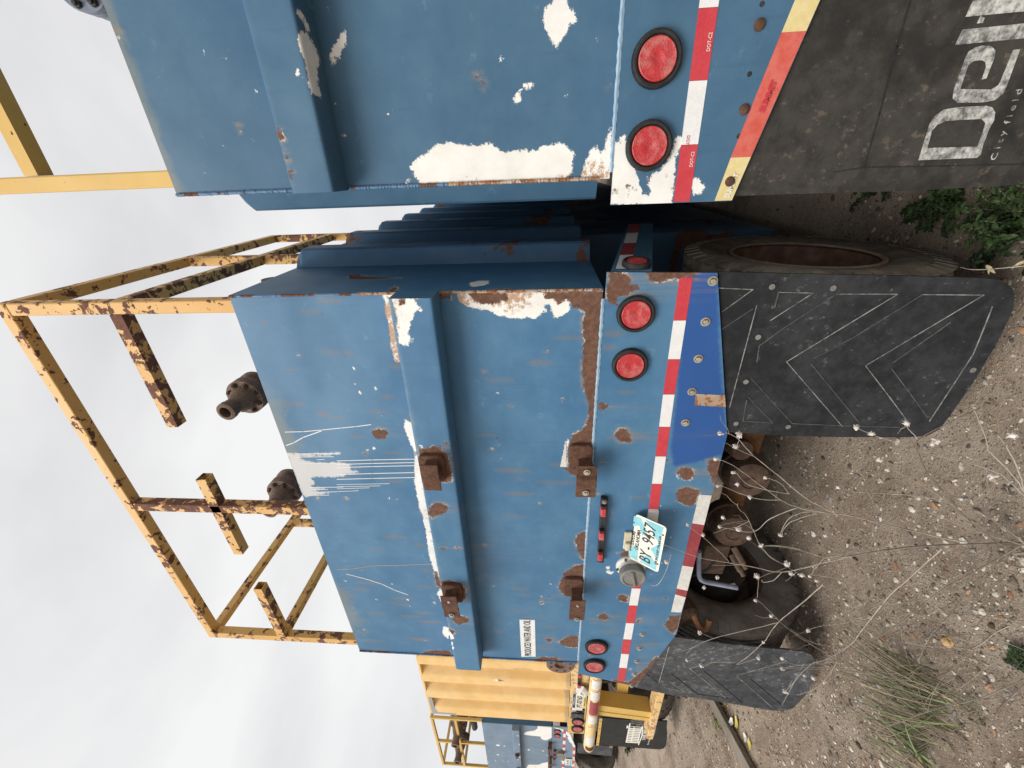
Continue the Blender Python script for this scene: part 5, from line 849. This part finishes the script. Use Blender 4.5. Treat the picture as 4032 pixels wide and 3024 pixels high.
# flap with its printed block
yf3 = D3+.10
fo = [(-5.872, .995), (-5.885, .70), (-5.865, .40), (-5.862, .215), (-6.02, .200), (-6.14, .178), (-6.30, .160), (-6.47, .150), (-6.545, .165), (-6.583, .215), (-6.578, .60), (-6.565, .995)]
f3 = MB().poly(fo, yf3, yf3+.012).build('mud_flap', M['rubber'], T3)
st3 = MB().box((-6.560, yf3-.012, .976), (-5.868, yf3-.001, 1.008)).build('flap_strip', M['yellow_ok'], T3)
for x_ in (-6.5, -6.3, -6.12, -5.93): part_of(bolt(T3, (x_, yf3-.012, .992), .008, 'iron', dome=True), st3)
yl = yf3-.0003
for i in range(10):
    a_ = -6.456+i*.0435; h0 = .494+.005*math.sin(i*.7); part_of(MB().poly([(a_, .646), (a_+.030, .646), (a_+.034, h0), (a_+.004, h0)], yl-.0008, yl).build('flap_print', M['ink_pale'], T3), f3)
for z0_, z1_ in ((.632, .648), (.575, .588), (.490, .503)): part_of(MB().poly([(-6.455, z1_), (-6.05 if z1_ < .6 else -5.965, z1_), (-6.05 if z1_ < .6 else -5.965, z0_), (-6.455, z0_)], yl-.0009, yl).build('flap_print', M['ink_pale'], T3), f3)
part_of(MB().poly([(-6.09, .672), (-6.02, .672), (-6.02, .656), (-6.045, .656), (-6.045, .50), (-6.065, .50), (-6.065, .656), (-6.09, .656)], yl-.0008, yl).build('flap_print', M['ink_pale'], T3), f3)
part_of(MB().poly([(-6.50, .478), (-6.40, .472), (-6.25, .458), (-6.01, .478), (-6.01, .494), (-6.25, .474), (-6.40, .484), (-6.50, .490)], yl-.0008, yl).build('flap_print', M['ink_pale'], T3), f3)
part_of(lettering('TANK MFG. CO.', .050, T3, M['ink_pale'], (-6.36, yl-.001, .415), (1, 0, .05), width=.40, bold=.001), f3)
part_of(lettering('Box Equipment Hwy - South & Farm', .026, T3, M['ink_pale'], (-6.47, yl-.001, .362), (1, 0, .0), width=.50), f3)
part_of(lettering('Phone (806) 894', .026, T3, M['ink_pale'], (-6.26, yl-.001, .326), width=.25), f3)
MB().poly([(-6.06, 1.335), (-6.50, 1.335), (-6.576, 1.182), (-6.90, 1.155), (-6.86, 1.10), (-6.06, 1.13)], 2.6, 2.615).build('fender_sheet', M['flap_grey'], T3)
MB().poly([(-6.57, .98), (-6.60, .92), (-6.85, .90), (-6.90, .40), (-6.60, .42)], 2.9, 2.915).build('inner_flap', M['flap_grey'], T3)
for x0_, x1_, od in ((-5.98, -5.72, -1), (-5.69, -5.43, 1), (-3.72, -3.46, -1)): wheel(T3, x0_, x1_, 2.98, .50, .50, outer=od)
MB().lathe([(.066, 0), (.066, 2.0)], (-5.5, 2.98, .5), (1, 0, 0), 18).build('axle', M['pipe_dark'], T3, True)
rag = MB().lathe([(.001, 0), (.05, .004), (.078, .018), (.06, .036), (.03, .045), (.001, .05)], (-4.985, yb-.02, 1.262), (.2, -1, .4), 9, cap=False)
rag.v = [(a_+random.uniform(-.016, .016), b_+random.uniform(-.01, .01), c_+random.uniform(-.016, .016)) for a_, b_, c_ in rag.v]
o = rag.build('plastic_rag', M['white_plastic'], None, True); o['label'] = 'crumpled white plastic rag stuck above the corner of the navy topped licence plate'; o['category'] = 'rag'

# ------------------------------------------------------------------ the far blue trailer
D4 = 4.0
T4 = thing('tank_trailer', 'far grey blue tank trailer with white scars, dark pipes and tan guard on its roof', 'trailer', (-11.1, D4, 0), 'tank trailers parked side by side')
random.seed(31)
W4 = [[(-9.917, 1.815), (-9.892, 1.524), (-10.362, 1.52), (-10.492, 1.634), (-10.457, 1.727), (-10.332, 1.757), (-10.334, 1.88), (-10.303, 2.11), (-10.183, 2.046), (-10.094, 1.862), (-9.992, 1.801)], [(-11.487, 1.6), (-11.564, 1.73), (-11.649, 1.796), (-11.688, 2.027), (-11.885, 2.081), (-12.2, 2.1), (-12.2, 1.5), (-11.62, 1.5), (-11.494, 1.535)]]
CH4 = [(-10.605, 2.683), (-10.863, 2.658), (-10.87, 2.522), (-11.303, 2.681), (-11.615, 2.748), (-11.596, 2.589), (-11.594, 2.464), (-11.706, 2.913), (-10.968, 2.006), (-10.968, 1.697), (-11.165, 1.601)]
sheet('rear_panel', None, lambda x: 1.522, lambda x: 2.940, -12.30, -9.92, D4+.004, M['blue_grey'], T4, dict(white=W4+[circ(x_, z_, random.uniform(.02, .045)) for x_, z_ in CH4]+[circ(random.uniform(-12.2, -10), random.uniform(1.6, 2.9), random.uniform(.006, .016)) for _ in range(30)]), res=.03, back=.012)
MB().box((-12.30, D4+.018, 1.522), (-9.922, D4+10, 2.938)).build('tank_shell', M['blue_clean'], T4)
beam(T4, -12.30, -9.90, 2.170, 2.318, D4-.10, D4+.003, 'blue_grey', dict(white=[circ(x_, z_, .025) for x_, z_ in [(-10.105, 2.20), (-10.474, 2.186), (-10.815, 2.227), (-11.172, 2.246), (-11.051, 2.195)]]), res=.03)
ribs_on(T4, -9.920, 1, 4.42, 10, .545, 1.523, 2.934, mat='blue_clean')
zb4 = lambda x: plate_edges(x, -12.5, -9.86, 1.022, 1.20, -11.9, -10.66)
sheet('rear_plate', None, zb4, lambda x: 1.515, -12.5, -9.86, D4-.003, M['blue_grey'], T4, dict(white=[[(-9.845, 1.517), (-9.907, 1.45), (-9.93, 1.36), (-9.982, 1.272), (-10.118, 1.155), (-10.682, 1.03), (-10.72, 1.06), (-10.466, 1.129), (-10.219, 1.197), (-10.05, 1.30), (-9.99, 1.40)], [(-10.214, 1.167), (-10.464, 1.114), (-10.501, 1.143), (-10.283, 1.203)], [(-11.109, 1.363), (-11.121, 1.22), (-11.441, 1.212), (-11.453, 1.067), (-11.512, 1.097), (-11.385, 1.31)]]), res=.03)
tapes(T4, [-9.975-.1524*i for i in range(15)][::-1], lambda x: 1.290, .052, D4-.0032, ['tape_white', 'tape_red'])
tapes(T4, [-10.68-.1524*i for i in range(9)][::-1], lambda x: 1.075, .05, D4-.0032, ['tape_dirty', 'tape_pink'])
for x_ in (-10.03, -10.215): lamp(T4, x_, 1.412, D4-.003, .070, .052, 'red_lens_paled')
lamp(T4, 0, 0, 0, .06, .045, x3=(-9.858, D4+.18, 1.43), ax=(1, 0, 0), name='side_lamp')
MB().box((-9.868, D4+.012, 1.36), (-9.860, D4+.6, 1.50)).build('side_return', M['white_plastic'], T4)
rd = MB().lathe([(.026, 0), (.026, 1.12)], (-11.66, D4-.10, 1.545), (1, 0, .03), 12).build('pipe_holder', M['rust'], T4, True)
for x_ in (-10.56, -11.22, -11.62): part_of(MB().box((x_-.04, D4-.13, 1.515), (x_+.04, D4-.002, 1.59)).build('bracket', M['rust'], T4), rd)
for x_ in (-10.94, -11.62): part_of(bracket(T4, x_-.05, x_+.05, 2.20, 2.29, D4-.10, (x_-.06, x_+.10, 2.225, 2.265), .05), T4)
lb = MB().box((-11.27, D4-.03, 1.435), (-10.83, D4-.004, 1.472)).build('marker_light_bar', M['rust_dark'], T4)
for x_ in (-10.87, -11.05, -11.22): part_of(MB().box((x_-.03, D4-.05, 1.438), (x_+.03, D4-.0305, 1.468)).build('marker_lamp', M['red_lens'], T4), lb)
MB().lathe([(.10, 0), (.10, .012), (.08, .015), (.08, .06), (.001, .062)], (-10.93, D4-.004, 1.335), (0, -1, 0), 24, cap=False).build('document_holder', M['cap_grey'], T4, True)
pl4 = MB().box((-11.50, D4-.02, 1.075), (-11.195, D4-.018, 1.227)).build('licence_plate', M['plate_cream'], T4)
part_of(MB().box((-11.49, D4-.0208, 1.085), (-11.21, D4-.0202, 1.13)).build('plate_print', M['teal'], T4), pl4)
part_of(lettering('BY-1951', .065, T4, M['ink'], (-11.46, D4-.021, 1.145), width=.22), pl4)
MB().box((-11.30, D4-.02, 1.24), (-11.10, D4-.006, 1.345)).build('plate_holder', M['cap_grey'], T4)
railing(T4, D4, [-12.02, -10.915, -9.895], 2.938, 3.985, 3.49, 3.9, 'yellow_ok', (4.95, 5.9, 6.8), [(-11.99, -10.93, 3.49), (-10.89, -9.92, 3.49)])
for x_, z_ in ((-10.62, 3.53), (-11.40, 3.56)): valve(T4, x_, z_, D4-.15, D4+.25, .19, .085, 'iron', 'pipe_dark')
for y_, z_ in ((4.9, 3.42), (5.15, 3.30), (4.75, 3.72)): MB().lathe([(.075, 0), (.075, 2.6)], (-12.4, y_, z_), (1, 0, 0), 16).build('manifold_pipe', M['pipe_dark'], T4, True)
for x_ in (-10.2, -11.0, -11.8): MB().box((x_-.02, 5.4, 2.94), (x_+.02, 5.44, 3.9)).build('pipe_support', M['rust'], T4)
fl4 = MB().poly([(-10.60, .98), (-11.05, .98), (-11.09, .25), (-10.66, .25)], D4+.04, D4+.052).build('mud_flap', M['flap_grey'], T4)
part_of(MB().box((-10.70, D4+.034, .26), (-10.62, D4+.0395, .33)).build('flap_patch', M['cap_grey'], T4), fl4)
for x0_, x1_, od in ((-10.22, -9.97, 1), (-10.52, -10.27, -1)): wheel(T4, x0_, x1_, 4.72, .50, .50, outer=od)
for x0_, x1_, od in ((-10.22, -9.97, 1), (-10.52, -10.27, -1)): wheel(T4, x0_, x1_, 5.90, .50, .50, outer=od)
for x0_, x1_, od in ((-12.30, -12.05, -1), (-12.02, -11.77, 1)): wheel(T4, x0_, x1_, 4.55, .50, .50, outer=od)
MB().lathe([(.066, 0), (.066, 2.0)], (-12.2, 4.72, .5), (1, 0, 0), 14).build('axle', M['pipe_dark'], T4, True)
MB().lathe([(.11, 0), (.11, .2)], (-11.3, 4.55, .72), (0, -1, 0), 18).build('brake_chamber', M['pipe_dark'], T4, True)
chassis(T4, -11.6, -10.6, D4, 1.522, 'pipe_dark')
# ------------------------------------------------------------------ gravel, litter
def stones_mesh(name, pts, mat, kind='stuff', cols=None):
    base = []; 
    for s_ in range(6):
        bm = bmesh.new(); bmesh.ops.create_icosphere(bm, subdivisions=1, radius=1); rs = random.Random(s_)
        for v_ in bm.verts: v_.co *= rs.uniform(.72, 1.2)
        bm.verts.ensure_lookup_table(); base.append((np.array([v_.co[:] for v_ in bm.verts]), np.array([[q.index for q in f_.verts] for f_ in bm.faces]))); bm.free()
    V, F, C = [], [], []; n = 0
    for i, (x_, y_, r_) in enumerate(pts):
        b_, f_ = base[i % 6]; a_ = rng.uniform(0, 6.28); ca, sa = math.cos(a_), math.sin(a_)
        sc_ = np.array([r_*rng.uniform(.8, 1.5), r_*rng.uniform(.65, 1.05), r_*rng.uniform(.35, .75)])
        q = b_*sc_; q = np.stack([q[:, 0]*ca-q[:, 1]*sa, q[:, 0]*sa+q[:, 1]*ca, q[:, 2]], 1)
        V.append(q+np.array([x_, y_, gh(x_, y_)+sc_[2]*.25])); F.append(f_+n); n += len(b_)
        c_ = cols[i]; C.append(np.repeat(np.array([[*c_, 1.]]), len(b_), 0))
    me = bpy.data.meshes.new(name); me.from_pydata(np.concatenate(V).tolist(), [], np.concatenate(F).tolist())
    at = me.attributes.new('tone', 'FLOAT_COLOR', 'POINT'); at.data.foreach_set('color', np.concatenate(C).astype(np.float32).ravel())
    o = link(name, me, mat); 
    if kind: o['kind'] = kind
    return o
k = NB('pebble_stone', .85, .3); nn = k.noise(160, 4, .6)
M['stone'] = k.out(k.mix(k.ramp(nn, .3, .7, 0, .45), k.acol('tone'), (.14, .115, .09)))
PAL = [((.58, .52, .44), 7), ((.46, .39, .31), 7), ((.70, .65, .56), 5), ((.27, .22, .17), 6), ((.16, .125, .095), 6), ((.40, .235, .13), 2.2), ((.34, .17, .09), 1.2), ((.30, .30, .29), 2), ((.08, .065, .055), 4)]
pw = np.array([q for _, q in PAL]); pw = pw/pw.sum()
def pick():
    c_ = PAL[rng.choice(len(PAL), p=pw)][0]; t_ = rng.uniform(.8, 1.2); return tuple(min(1, q*t_) for q in c_)
pts = []
while len(pts) < 24000:
    y_ = .55+3.6*rng.beta(1.1, 3.2); x_ = rng.uniform(-6.8, .4)
    if x_ < -2.4*y_-1.4 or (rng.uniform() > .45+.55*(mnoise.noise((x_*1.6, y_*1.6, 5))+.5)): continue
    pts.append((x_, y_, float(np.clip(rng.lognormal(-5.62, .60), .0016, .017))))
far = [(rng.uniform(-13, -5.5), rng.uniform(1.4, 6), float(rng.uniform(.004, .013))) for _ in range(2500)]
pts += far
stones_mesh('gravel', pts, M['stone'], 'stuff', [pick() for _ in pts])
# dry litter
V = MB()
for _ in range(700):
    y_ = .6+2.2*rng.beta(1.1, 2.6); x_ = rng.uniform(-4.8, .2); a_ = rng.uniform(0, 6.28); l_ = rng.uniform(.008, .035); z_ = gh(x_, y_)+.003
    V.tube([(x_, y_, z_), (x_+math.cos(a_)*l_*.5, y_+math.sin(a_)*l_*.5, z_+rng.uniform(0, .006)), (x_+math.cos(a_+.3)*l_, y_+math.sin(a_+.3)*l_, z_)], rng.uniform(.0006, .0014), n=4)
o = V.build('straw_litter', M['straw']); o['kind'] = 'stuff'

def rock(x, y, size, col, label, flatn=.5, rot=0.):
    bm = bmesh.new(); bmesh.ops.create_icosphere(bm, subdivisions=3, radius=1); rs = random.randrange(1000)
    for v_ in bm.verts:
        d_ = v_.co.normalized(); v_.co = d_*(1+.30*mnoise.noise(d_*1.3+Vector((rs, 0, 0)))+.12*mnoise.noise(d_*3.4+Vector((0, rs, 0))))
        v_.co = Vector((v_.co.x*size[0], v_.co.y*size[1], v_.co.z*size[2]))
    me = bpy.data.meshes.new('stone'); bm.to_mesh(me); bm.free(); me.transform(Matrix.Rotation(rot, 4, 'Z'))
    k_ = NB('stone_'+label.split()[0], .85, .3); n_ = k_.noise(60, 6, .7); k_.bump(n_, .6, .004)
    o_ = link('stone', me, k_.out(k_.mix(k_.ramp(n_, .35, .7), col, tuple(q*.55 for q in col)))); o_.location = (x, y, gh(x, y)+size[2]*.35)
    o_['label'] = label; o_['category'] = 'stone'; o_['group'] = 'stones on the dirt'; return o_
rock(-1.80, 1.112, (.022, .021, .012), (.62, .40, .19), 'orange flat stone with pale spots lying alone on the dirt')
rock(-1.79, .938, (.016, .011, .010), (.46, .27, .17), 'pinkish brown oval stone nearest the camera beside the dark grass root')
rock(-1.575, 1.04, (.012, .010, .008), (.10, .07, .05), 'dark brown lump on the dirt left of the pale clod')
rock(-1.56, 1.085, (.014, .012, .010), (.66, .60, .50), 'chalky white clod near the foot of the dry weed')
rock(-2.11, 1.30, (.012, .009, .008), (.48, .22, .10), 'rusty orange chip at the tip of the grass tuft')
# ------------------------------------------------------------------ dead weeds
def head_mesh(s_):
    rs = random.Random(s_); m_ = MB()
    for i in range(rs.randint(18, 26)):
        d_ = Vector((rs.gauss(0, 1), rs.gauss(0, 1), rs.gauss(0, 1)+.3)).normalized(); u = d_.orthogonal().normalized(); w_ = d_.cross(u); L_ = rs.uniform(.004, .0092); q = rs.uniform(.0010, .0024)
        p0 = d_*.0015; p1 = d_*L_*.6; p2 = d_*L_
        m_.add([p0-u*q*.5, p0+u*q*.5, p1+u*q+w_*q*.5, p2+w_*q*rs.uniform(-.8, .8), p1-u*q-w_*q*.3], [(0, 1, 2, 3, 4)])
    m_.lathe([(.0003, -.005), (.0042, -.002), (.0052, .001), (.0036, .004), (.0004, .006)], (0, 0, 0), (0, 0, 1), 7, cap=False)
    me = bpy.data.meshes.new('seed_head'); me.from_pydata(m_.v, [], m_.f); me.materials.append(M['head']); return me
HM = [head_mesh(i) for i in range(5)]
weeds = [thing('dry_weed', 'tallest pale dry weed with forked stems reaching across the blue bumper', 'weed', (-1.222, 1.116, 0), 'dry weeds in front of the bumper'),
         thing('dry_weed', 'leaning pale dry weed spreading over the left mud flap and tyre', 'weed', (-1.25, 1.10, 0), 'dry weeds in front of the bumper'),
         thing('dry_weed', 'dark broken dry twigs crossing the nearest dirt and grass', 'weed', (-1.66, .87, 0), 'dry weeds in front of the bumper')]
allp = [[], [], []]
for gi, r0, r1, pl in STEMS:
    q = catmull(pl, 4); rs = random.Random(len(pl)*7+gi)
    q = [Vector((p.x+rs.uniform(-.0012, .0012), p.y+rs.uniform(-.0012, .0012), p.z+rs.uniform(-.0012, .0012))) for p in q]
    MB().tube(q, r0*.00084, r1*.00072, n=6).build('stem', M['stem_dark' if (gi == 2 or pl[0][2] < .05) else 'stem'], weeds[gi], True); allp[gi] += q
# the stems that run out of sight meet at the root
for gi, tgt in ((0, [(-1.222, 1.116, 0), (-1.18, 1.10, .05)]), (1, [(-1.25, 1.10, -.01), (-1.26, 1.10, .03)])): MB().tube(tgt, .0045, .0036).build('stem', M['stem'], weeds[gi], True)
for i, (x_, y_, z_) in enumerate(HEADS):
    p = Vector((x_, y_, z_)); gi = min(range(2), key=lambda g_: min((p-q).length for q in allp[g_]))
    o_ = bpy.data.objects.new('seed_head', HM[i % 5]); COL.objects.link(o_); o_.parent = weeds[gi]; o_.location = p-Vector(weeds[gi]['off'])
    o_.rotation_euler = (random.uniform(0, 6), random.uniform(0, 6), random.uniform(0, 6)); s_ = random.uniform(1.15, 1.95); o_.scale = (s_, s_, s_)
# fine side twigs
random.seed(23)
for gi in (0, 0, 1, 2):
    for _ in range(11):
        p = random.choice(allp[gi]); 
        if p.z < .12: continue
        d_ = Vector((random.uniform(-1, .5), random.uniform(-.15, .25), random.uniform(-.2, 1))).normalized(); l_ = random.uniform(.05, .17)
        q = [p+d_*l_*t+Vector((random.uniform(-.006, .006), random.uniform(-.006, .006), random.uniform(-.006, .006)))*(t > 0) for t in (0, .35, .7, 1)]
        MB().tube(q, .0011, .0006, n=5).build('stem', M[random.choice(['stem', 'stem_dark'])], weeds[gi], True)
# the flattened tangle of old stalks on the dirt
random.seed(29)
for i in range(64):
    gi = 1 if i % 3 == 0 else 2; x_, y_ = random.uniform(-2.35, -1.15), random.uniform(.86, 1.18); a_ = random.uniform(1.5, 3.6); l_ = random.uniform(.12, .46); up_ = random.uniform(.0, .75)
    d_ = Vector((math.cos(a_), math.sin(a_)*.5, up_)).normalized(); q = [Vector((x_, y_, gh(x_, y_)+.004))]; 
    for k_ in range(4):
        d_ = (d_+Vector((random.uniform(-.22, .22), random.uniform(-.15, .15), random.uniform(-.22, .10)))).normalized(); p = q[-1]+d_*l_/4; p.z = max(p.z, gh(p.x, p.y)+.003); q.append(p)
    r_ = random.uniform(.0007, .0017); MB().tube(catmull(q, 3), r_, r_*.55, n=5).build('stem', M[random.choice(['stem', 'stem_dark', 'stem_dark'])], weeds[gi], True)
    if random.random() < .4:
        b_ = q[2]; MB().tube([b_, b_+Vector((random.uniform(-.05, .03), random.uniform(-.03, .03), random.uniform(0, .06)))], r_*.7, r_*.4, n=4).build('stem', M['stem_dark'], weeds[gi])
# ------------------------------------------------------------------ living plants
def leafmat(name, c1, c2):
    k_ = NB(name, .55, .35); n_ = k_.noise(25, 4, .6); n2 = k_.noise(5, 3, .5, off=2)
    k_.put(k_.b, 'Subsurface Weight', 0.)
    return k_.out(k_.mix(k_.ramp(k_.math('ADD', k_.math('MULTIPLY', n_, .5), k_.math('MULTIPLY', n2, .5)), .38, .62), c1, c2))
M['leaf'] = leafmat('green_weed_leaf', (.013, .026, .009), (.030, .050, .017)); M['leaf2'] = leafmat('bright_weed_leaf', (.022, .044, .012), (.048, .080, .025))
M['blade'] = leafmat('grass_blade', (.07, .105, .035), (.17, .22, .085)); M['blade_dry'] = leafmat('dry_grass_blade', (.20, .16, .085), (.38, .32, .19))
def leaf(m_, base, d_, L_, W_, droop=.3, lobes=0):
    d_ = Vector(d_).normalized(); up = Vector((0, 0, 1)); s_ = d_.cross(up)
    if s_.length < .05: s_ = Vector((1, 0, 0))
    s_.normalize(); n_ = s_.cross(d_); pr = []; N_ = 6
    for i in range(N_+1):
        t_ = i/N_; w_ = W_*math.sin(math.pi*min(1, .10+t_*.9))**.8*(1+(.35 if (i % 2 and lobes) else 0)); c_ = Vector(base)+d_*L_*t_-up*droop*L_*t_*t_
        pr.append((c_-s_*w_/2+n_*w_*.18, c_, c_+s_*w_/2+n_*w_*.18))
    v_ = [p for q in pr for p in q]; f_ = []
    for i in range(N_): f_ += [(i*3, i*3+1, i*3+4, i*3+3), (i*3+1, i*3+2, i*3+5, i*3+4)]
    m_.add(v_, f_)
def leafy(x, y, h, n, rad, label, cat='weed', group=None, mats=('leaf', 'leaf2'), L=(.014, .034)):
    t_ = thing('leafy_weed', label, cat, (x, y, gh(x, y)), group); st_ = MB(); ms = [MB(), MB()]
    for i in range(n):
        a_ = random.uniform(0, 6.28); q = rad*math.sqrt(random.random()); top = Vector((x+math.cos(a_)*q, y+math.sin(a_)*q, gh(x, y)+h*random.uniform(.35, 1)*(1-.4*q/rad))); b0 = Vector((x+math.cos(a_)*q*.25, y+math.sin(a_)*q*.25, gh(x, y)))
        mid = (b0+top)/2+Vector((random.uniform(-.02, .02), random.uniform(-.02, .02), .02)); path = catmull([b0, mid, top], 4); st_.tube(path, .0016, .0009, n=4)
        for p_ in path[1:]:
            for _ in range(4):
                aa = random.uniform(0, 6.28); l_ = random.uniform(*L); leaf(random.choice(ms), p_, (math.cos(aa), math.sin(aa), random.uniform(-.1, .6)), l_, l_*random.uniform(.35, .6), random.uniform(.1, .6), 1)
    st_.build('stem', M['stem_dark'], t_); ms[0].build('leaves', M[mats[0]], t_, True); ms[1].build('leaves', M[mats[1]], t_, True); return t_
random.seed(17)
spots = [(-.22, 1.62, .22, 26, .16, 'bright green leafy weed just right of the rusty wheel rim'), (-.17, 1.95, .16, 20, .15, 'dark green leafy weed behind the brown mud flap edge'),
 (-.30, 1.40, .15, 16, .11, 'small green weed at the lower rim of the outer tyre'), (-.08, 1.48, .24, 24, .16, 'taller green weed partly behind the lettered mud flap'), (-.13, 2.35, .13, 14, .14, 'low weed far back in the gap between the two blue trailers'),
 (-.29, 1.22, .11, 14, .09, 'low green sprig under the corner of the chevron mud flap'), (-.06, 1.20, .20, 18, .13, 'green weed lowest in the gap beside the lettered mud flap')]
for a_ in spots: leafy(*a_, group='weeds in the gap between the blue trailers')
leafy(-1.585, .925, .035, 26, .05, 'dense little green weed cushion at the bottom edge of the dirt', L=(.006, .014), mats=('leaf', 'leaf2'))
leafy(-9.6, 3.75, .22, 22, .25, 'small green weed on the open dirt by the far tyre', mats=('blade', 'leaf'), L=(.05, .10))
leafy(-4.75, 2.05, .06, 14, .10, 'thin low sprig in front of the weathered board', mats=('blade', 'blade_dry'), L=(.015, .03))
def tuft(x, y, n, h, lean, label, dry=.5, spread=.04, wide=.006):
    t_ = thing('grass_tuft', label, 'grass tuft', (x, y, gh(x, y)), 'grass tufts on the dirt'); ms = [MB(), MB()]
    for i in range(n):
        b0 = Vector((x+random.gauss(0, spread*.5), y+random.gauss(0, spread*.5), gh(x, y)-.004)); isd = random.random() < dry
        d_ = Vector((lean[0]+random.gauss(0, .42), lean[1]+random.gauss(0, .42), 1.0)).normalized(); L_ = h*random.uniform(.45, 1.1); w_ = wide*random.uniform(.5, 1.2)*(.45 if isd else 1); s_ = d_.cross(Vector((random.uniform(-1, 1), random.uniform(-1, 1), .2))).normalized(); prs = []
        for j in range(7):
            q = j/6; c_ = b0+d_*L_*q+Vector((lean[0], lean[1], -.55))*L_*.45*q*q; ww = w_*(1-q)**.6*.5+.0003; prs += [c_-s_*ww, c_+s_*ww]
        ms[isd].add(prs, [(j*2, j*2+1, j*2+3, j*2+2) for j in range(6)])
    ms[0].build('green_blades', M['blade'], t_, True)['kind'] = 'stuff'; ms[1].build('dry_blades', M['blade_dry'], t_, True)['kind'] = 'stuff'; return t_
tuft(-2.06, 1.00, 120, .36, (-.34, .62), 'larger leaning grass tuft of mixed green and straw blades', .74, .14, .0075)
tuft(-2.36, .95, 80, .27, (-.1, .35), 'greener grass tuft at the bottom edge below the straw one', .5, .13, .009)
tuft(-1.93, .93, 40, .07, (.2, .2), 'short sparse tuft of thin blades beside the pinkish stone', .6, .05, .004)
tuft(-.42, 3.35, 40, .12, (0, 0), 'short dry tuft in the shade far behind the wheel', .8, .06, .004)
tuft(-.155, 1.27, 46, .30, (.0, .2), 'tall dry grass rising through the weeds beside the lettered flap', .9, .07, .004)
# dry stalk lying over the rim
t_ = thing('dry_stalk', 'thin pale dry stalk with withered leaves lying against the tyre rim', 'weed', (-.22, 1.18, 0))
MB().tube(catmull([(-.20, 1.14, .02), (-.245, 1.22, .10), (-.30, 1.32, .19), (-.345, 1.44, .26), (-.35, 1.50, .27)]), .0022, .0011).build('stem', M['stem'], t_, True)
lm = MB(); random.seed(3)
for p_ in [(-.30, 1.32, .19), (-.31, 1.34, .205), (-.335, 1.42, .25), (-.28, 1.28, .16), (-.32, 1.38, .225)]:
    for _ in range(3): leaf(lm, p_, (random.uniform(-1, 1), random.uniform(-.6, .6), random.uniform(-.5, .5)), .026, .010, .5)
lm.build('leaves', M['straw'], t_, True)
# ------------------------------------------------------------------ board and litter by the yellow trailer
bd = thing('weathered_board', 'long weathered grey board lying half sunk in the dirt', 'board', (-4.5, 1.9, 0))
MB().bar((-4.73, 2.34, .035), (-4.20, 1.36, .040), .115, .045).build('plank', M['wood'], bd, bevel=.004)
def scrap(name, x, y, z, L_, W_, rot, mat, label, cat, curl=.3):
    m_ = MB(); v_ = []; N_ = 6
    for i in range(N_+1):
        t_ = i/N_-.5
        for j in (-1, 0, 1): v_.append((t_*L_, j*W_/2*(1-1.7*t_*t_), curl*L_*(t_*t_+.25*abs(j))))
    m_.add(v_, [(i*3+j, (i+1)*3+j, (i+1)*3+j+1, i*3+j+1) for i in range(N_) for j in range(2)])
    o_ = m_.build(name, M[mat], None, True); o_.location = (x, y, z); o_.rotation_euler = (random.uniform(-.2, .2), random.uniform(-.2, .2), rot); o_['label'] = label; o_['category'] = cat; o_['group'] = {'leaf': 'yellow leaves by the board'}.get(cat, 'white scraps by the board'); return o_
M['yellow_leaf'] = simple('yellow_leaf', (.55, .45, .05), (.66, .58, .14), 40, .6, .3, bumps=.1)
scrap('leaf', -4.62, 1.97, gh(-4.62, 1.97)+.012, .13, .055, -1.1, 'yellow_leaf', 'bright yellow leaf lying against the far side of the board', 'leaf')
scrap('leaf', -4.30, 1.86, gh(-4.30, 1.86)+.012, .09, .05, .6, 'yellow_leaf', 'pale yellow leaf in the shade on the near side of the board', 'leaf')
scrap('leaf', -4.18, 1.66, gh(-4.18, 1.66)+.012, .07, .04, 1.3, 'yellow_leaf', 'small dull yellow leaf farthest along the near side of the board', 'leaf')
scrap('paper_scrap', -4.38, 1.90, gh(-4.38, 1.90)+.016, .07, .045, .2, 'white_plastic', 'crumpled white scrap beside the board next to the pale leaf', 'scrap', .5)
scrap('paper_scrap', -4.22, 1.72, gh(-4.22, 1.72)+.014, .06, .035, 1., 'white_plastic', 'small white scrap near the dull yellow leaf', 'scrap', .5)
tuft(-4.44, 2.06, 26, .10, (.3, -.2), 'withered pale grass wisp trapped by the board', 1., .03, .005)
tuft(-5.5, 2.2, 30, .05, (.0, -.2), 'low dark withered roots in the wheel rut', .9, .12, .005)
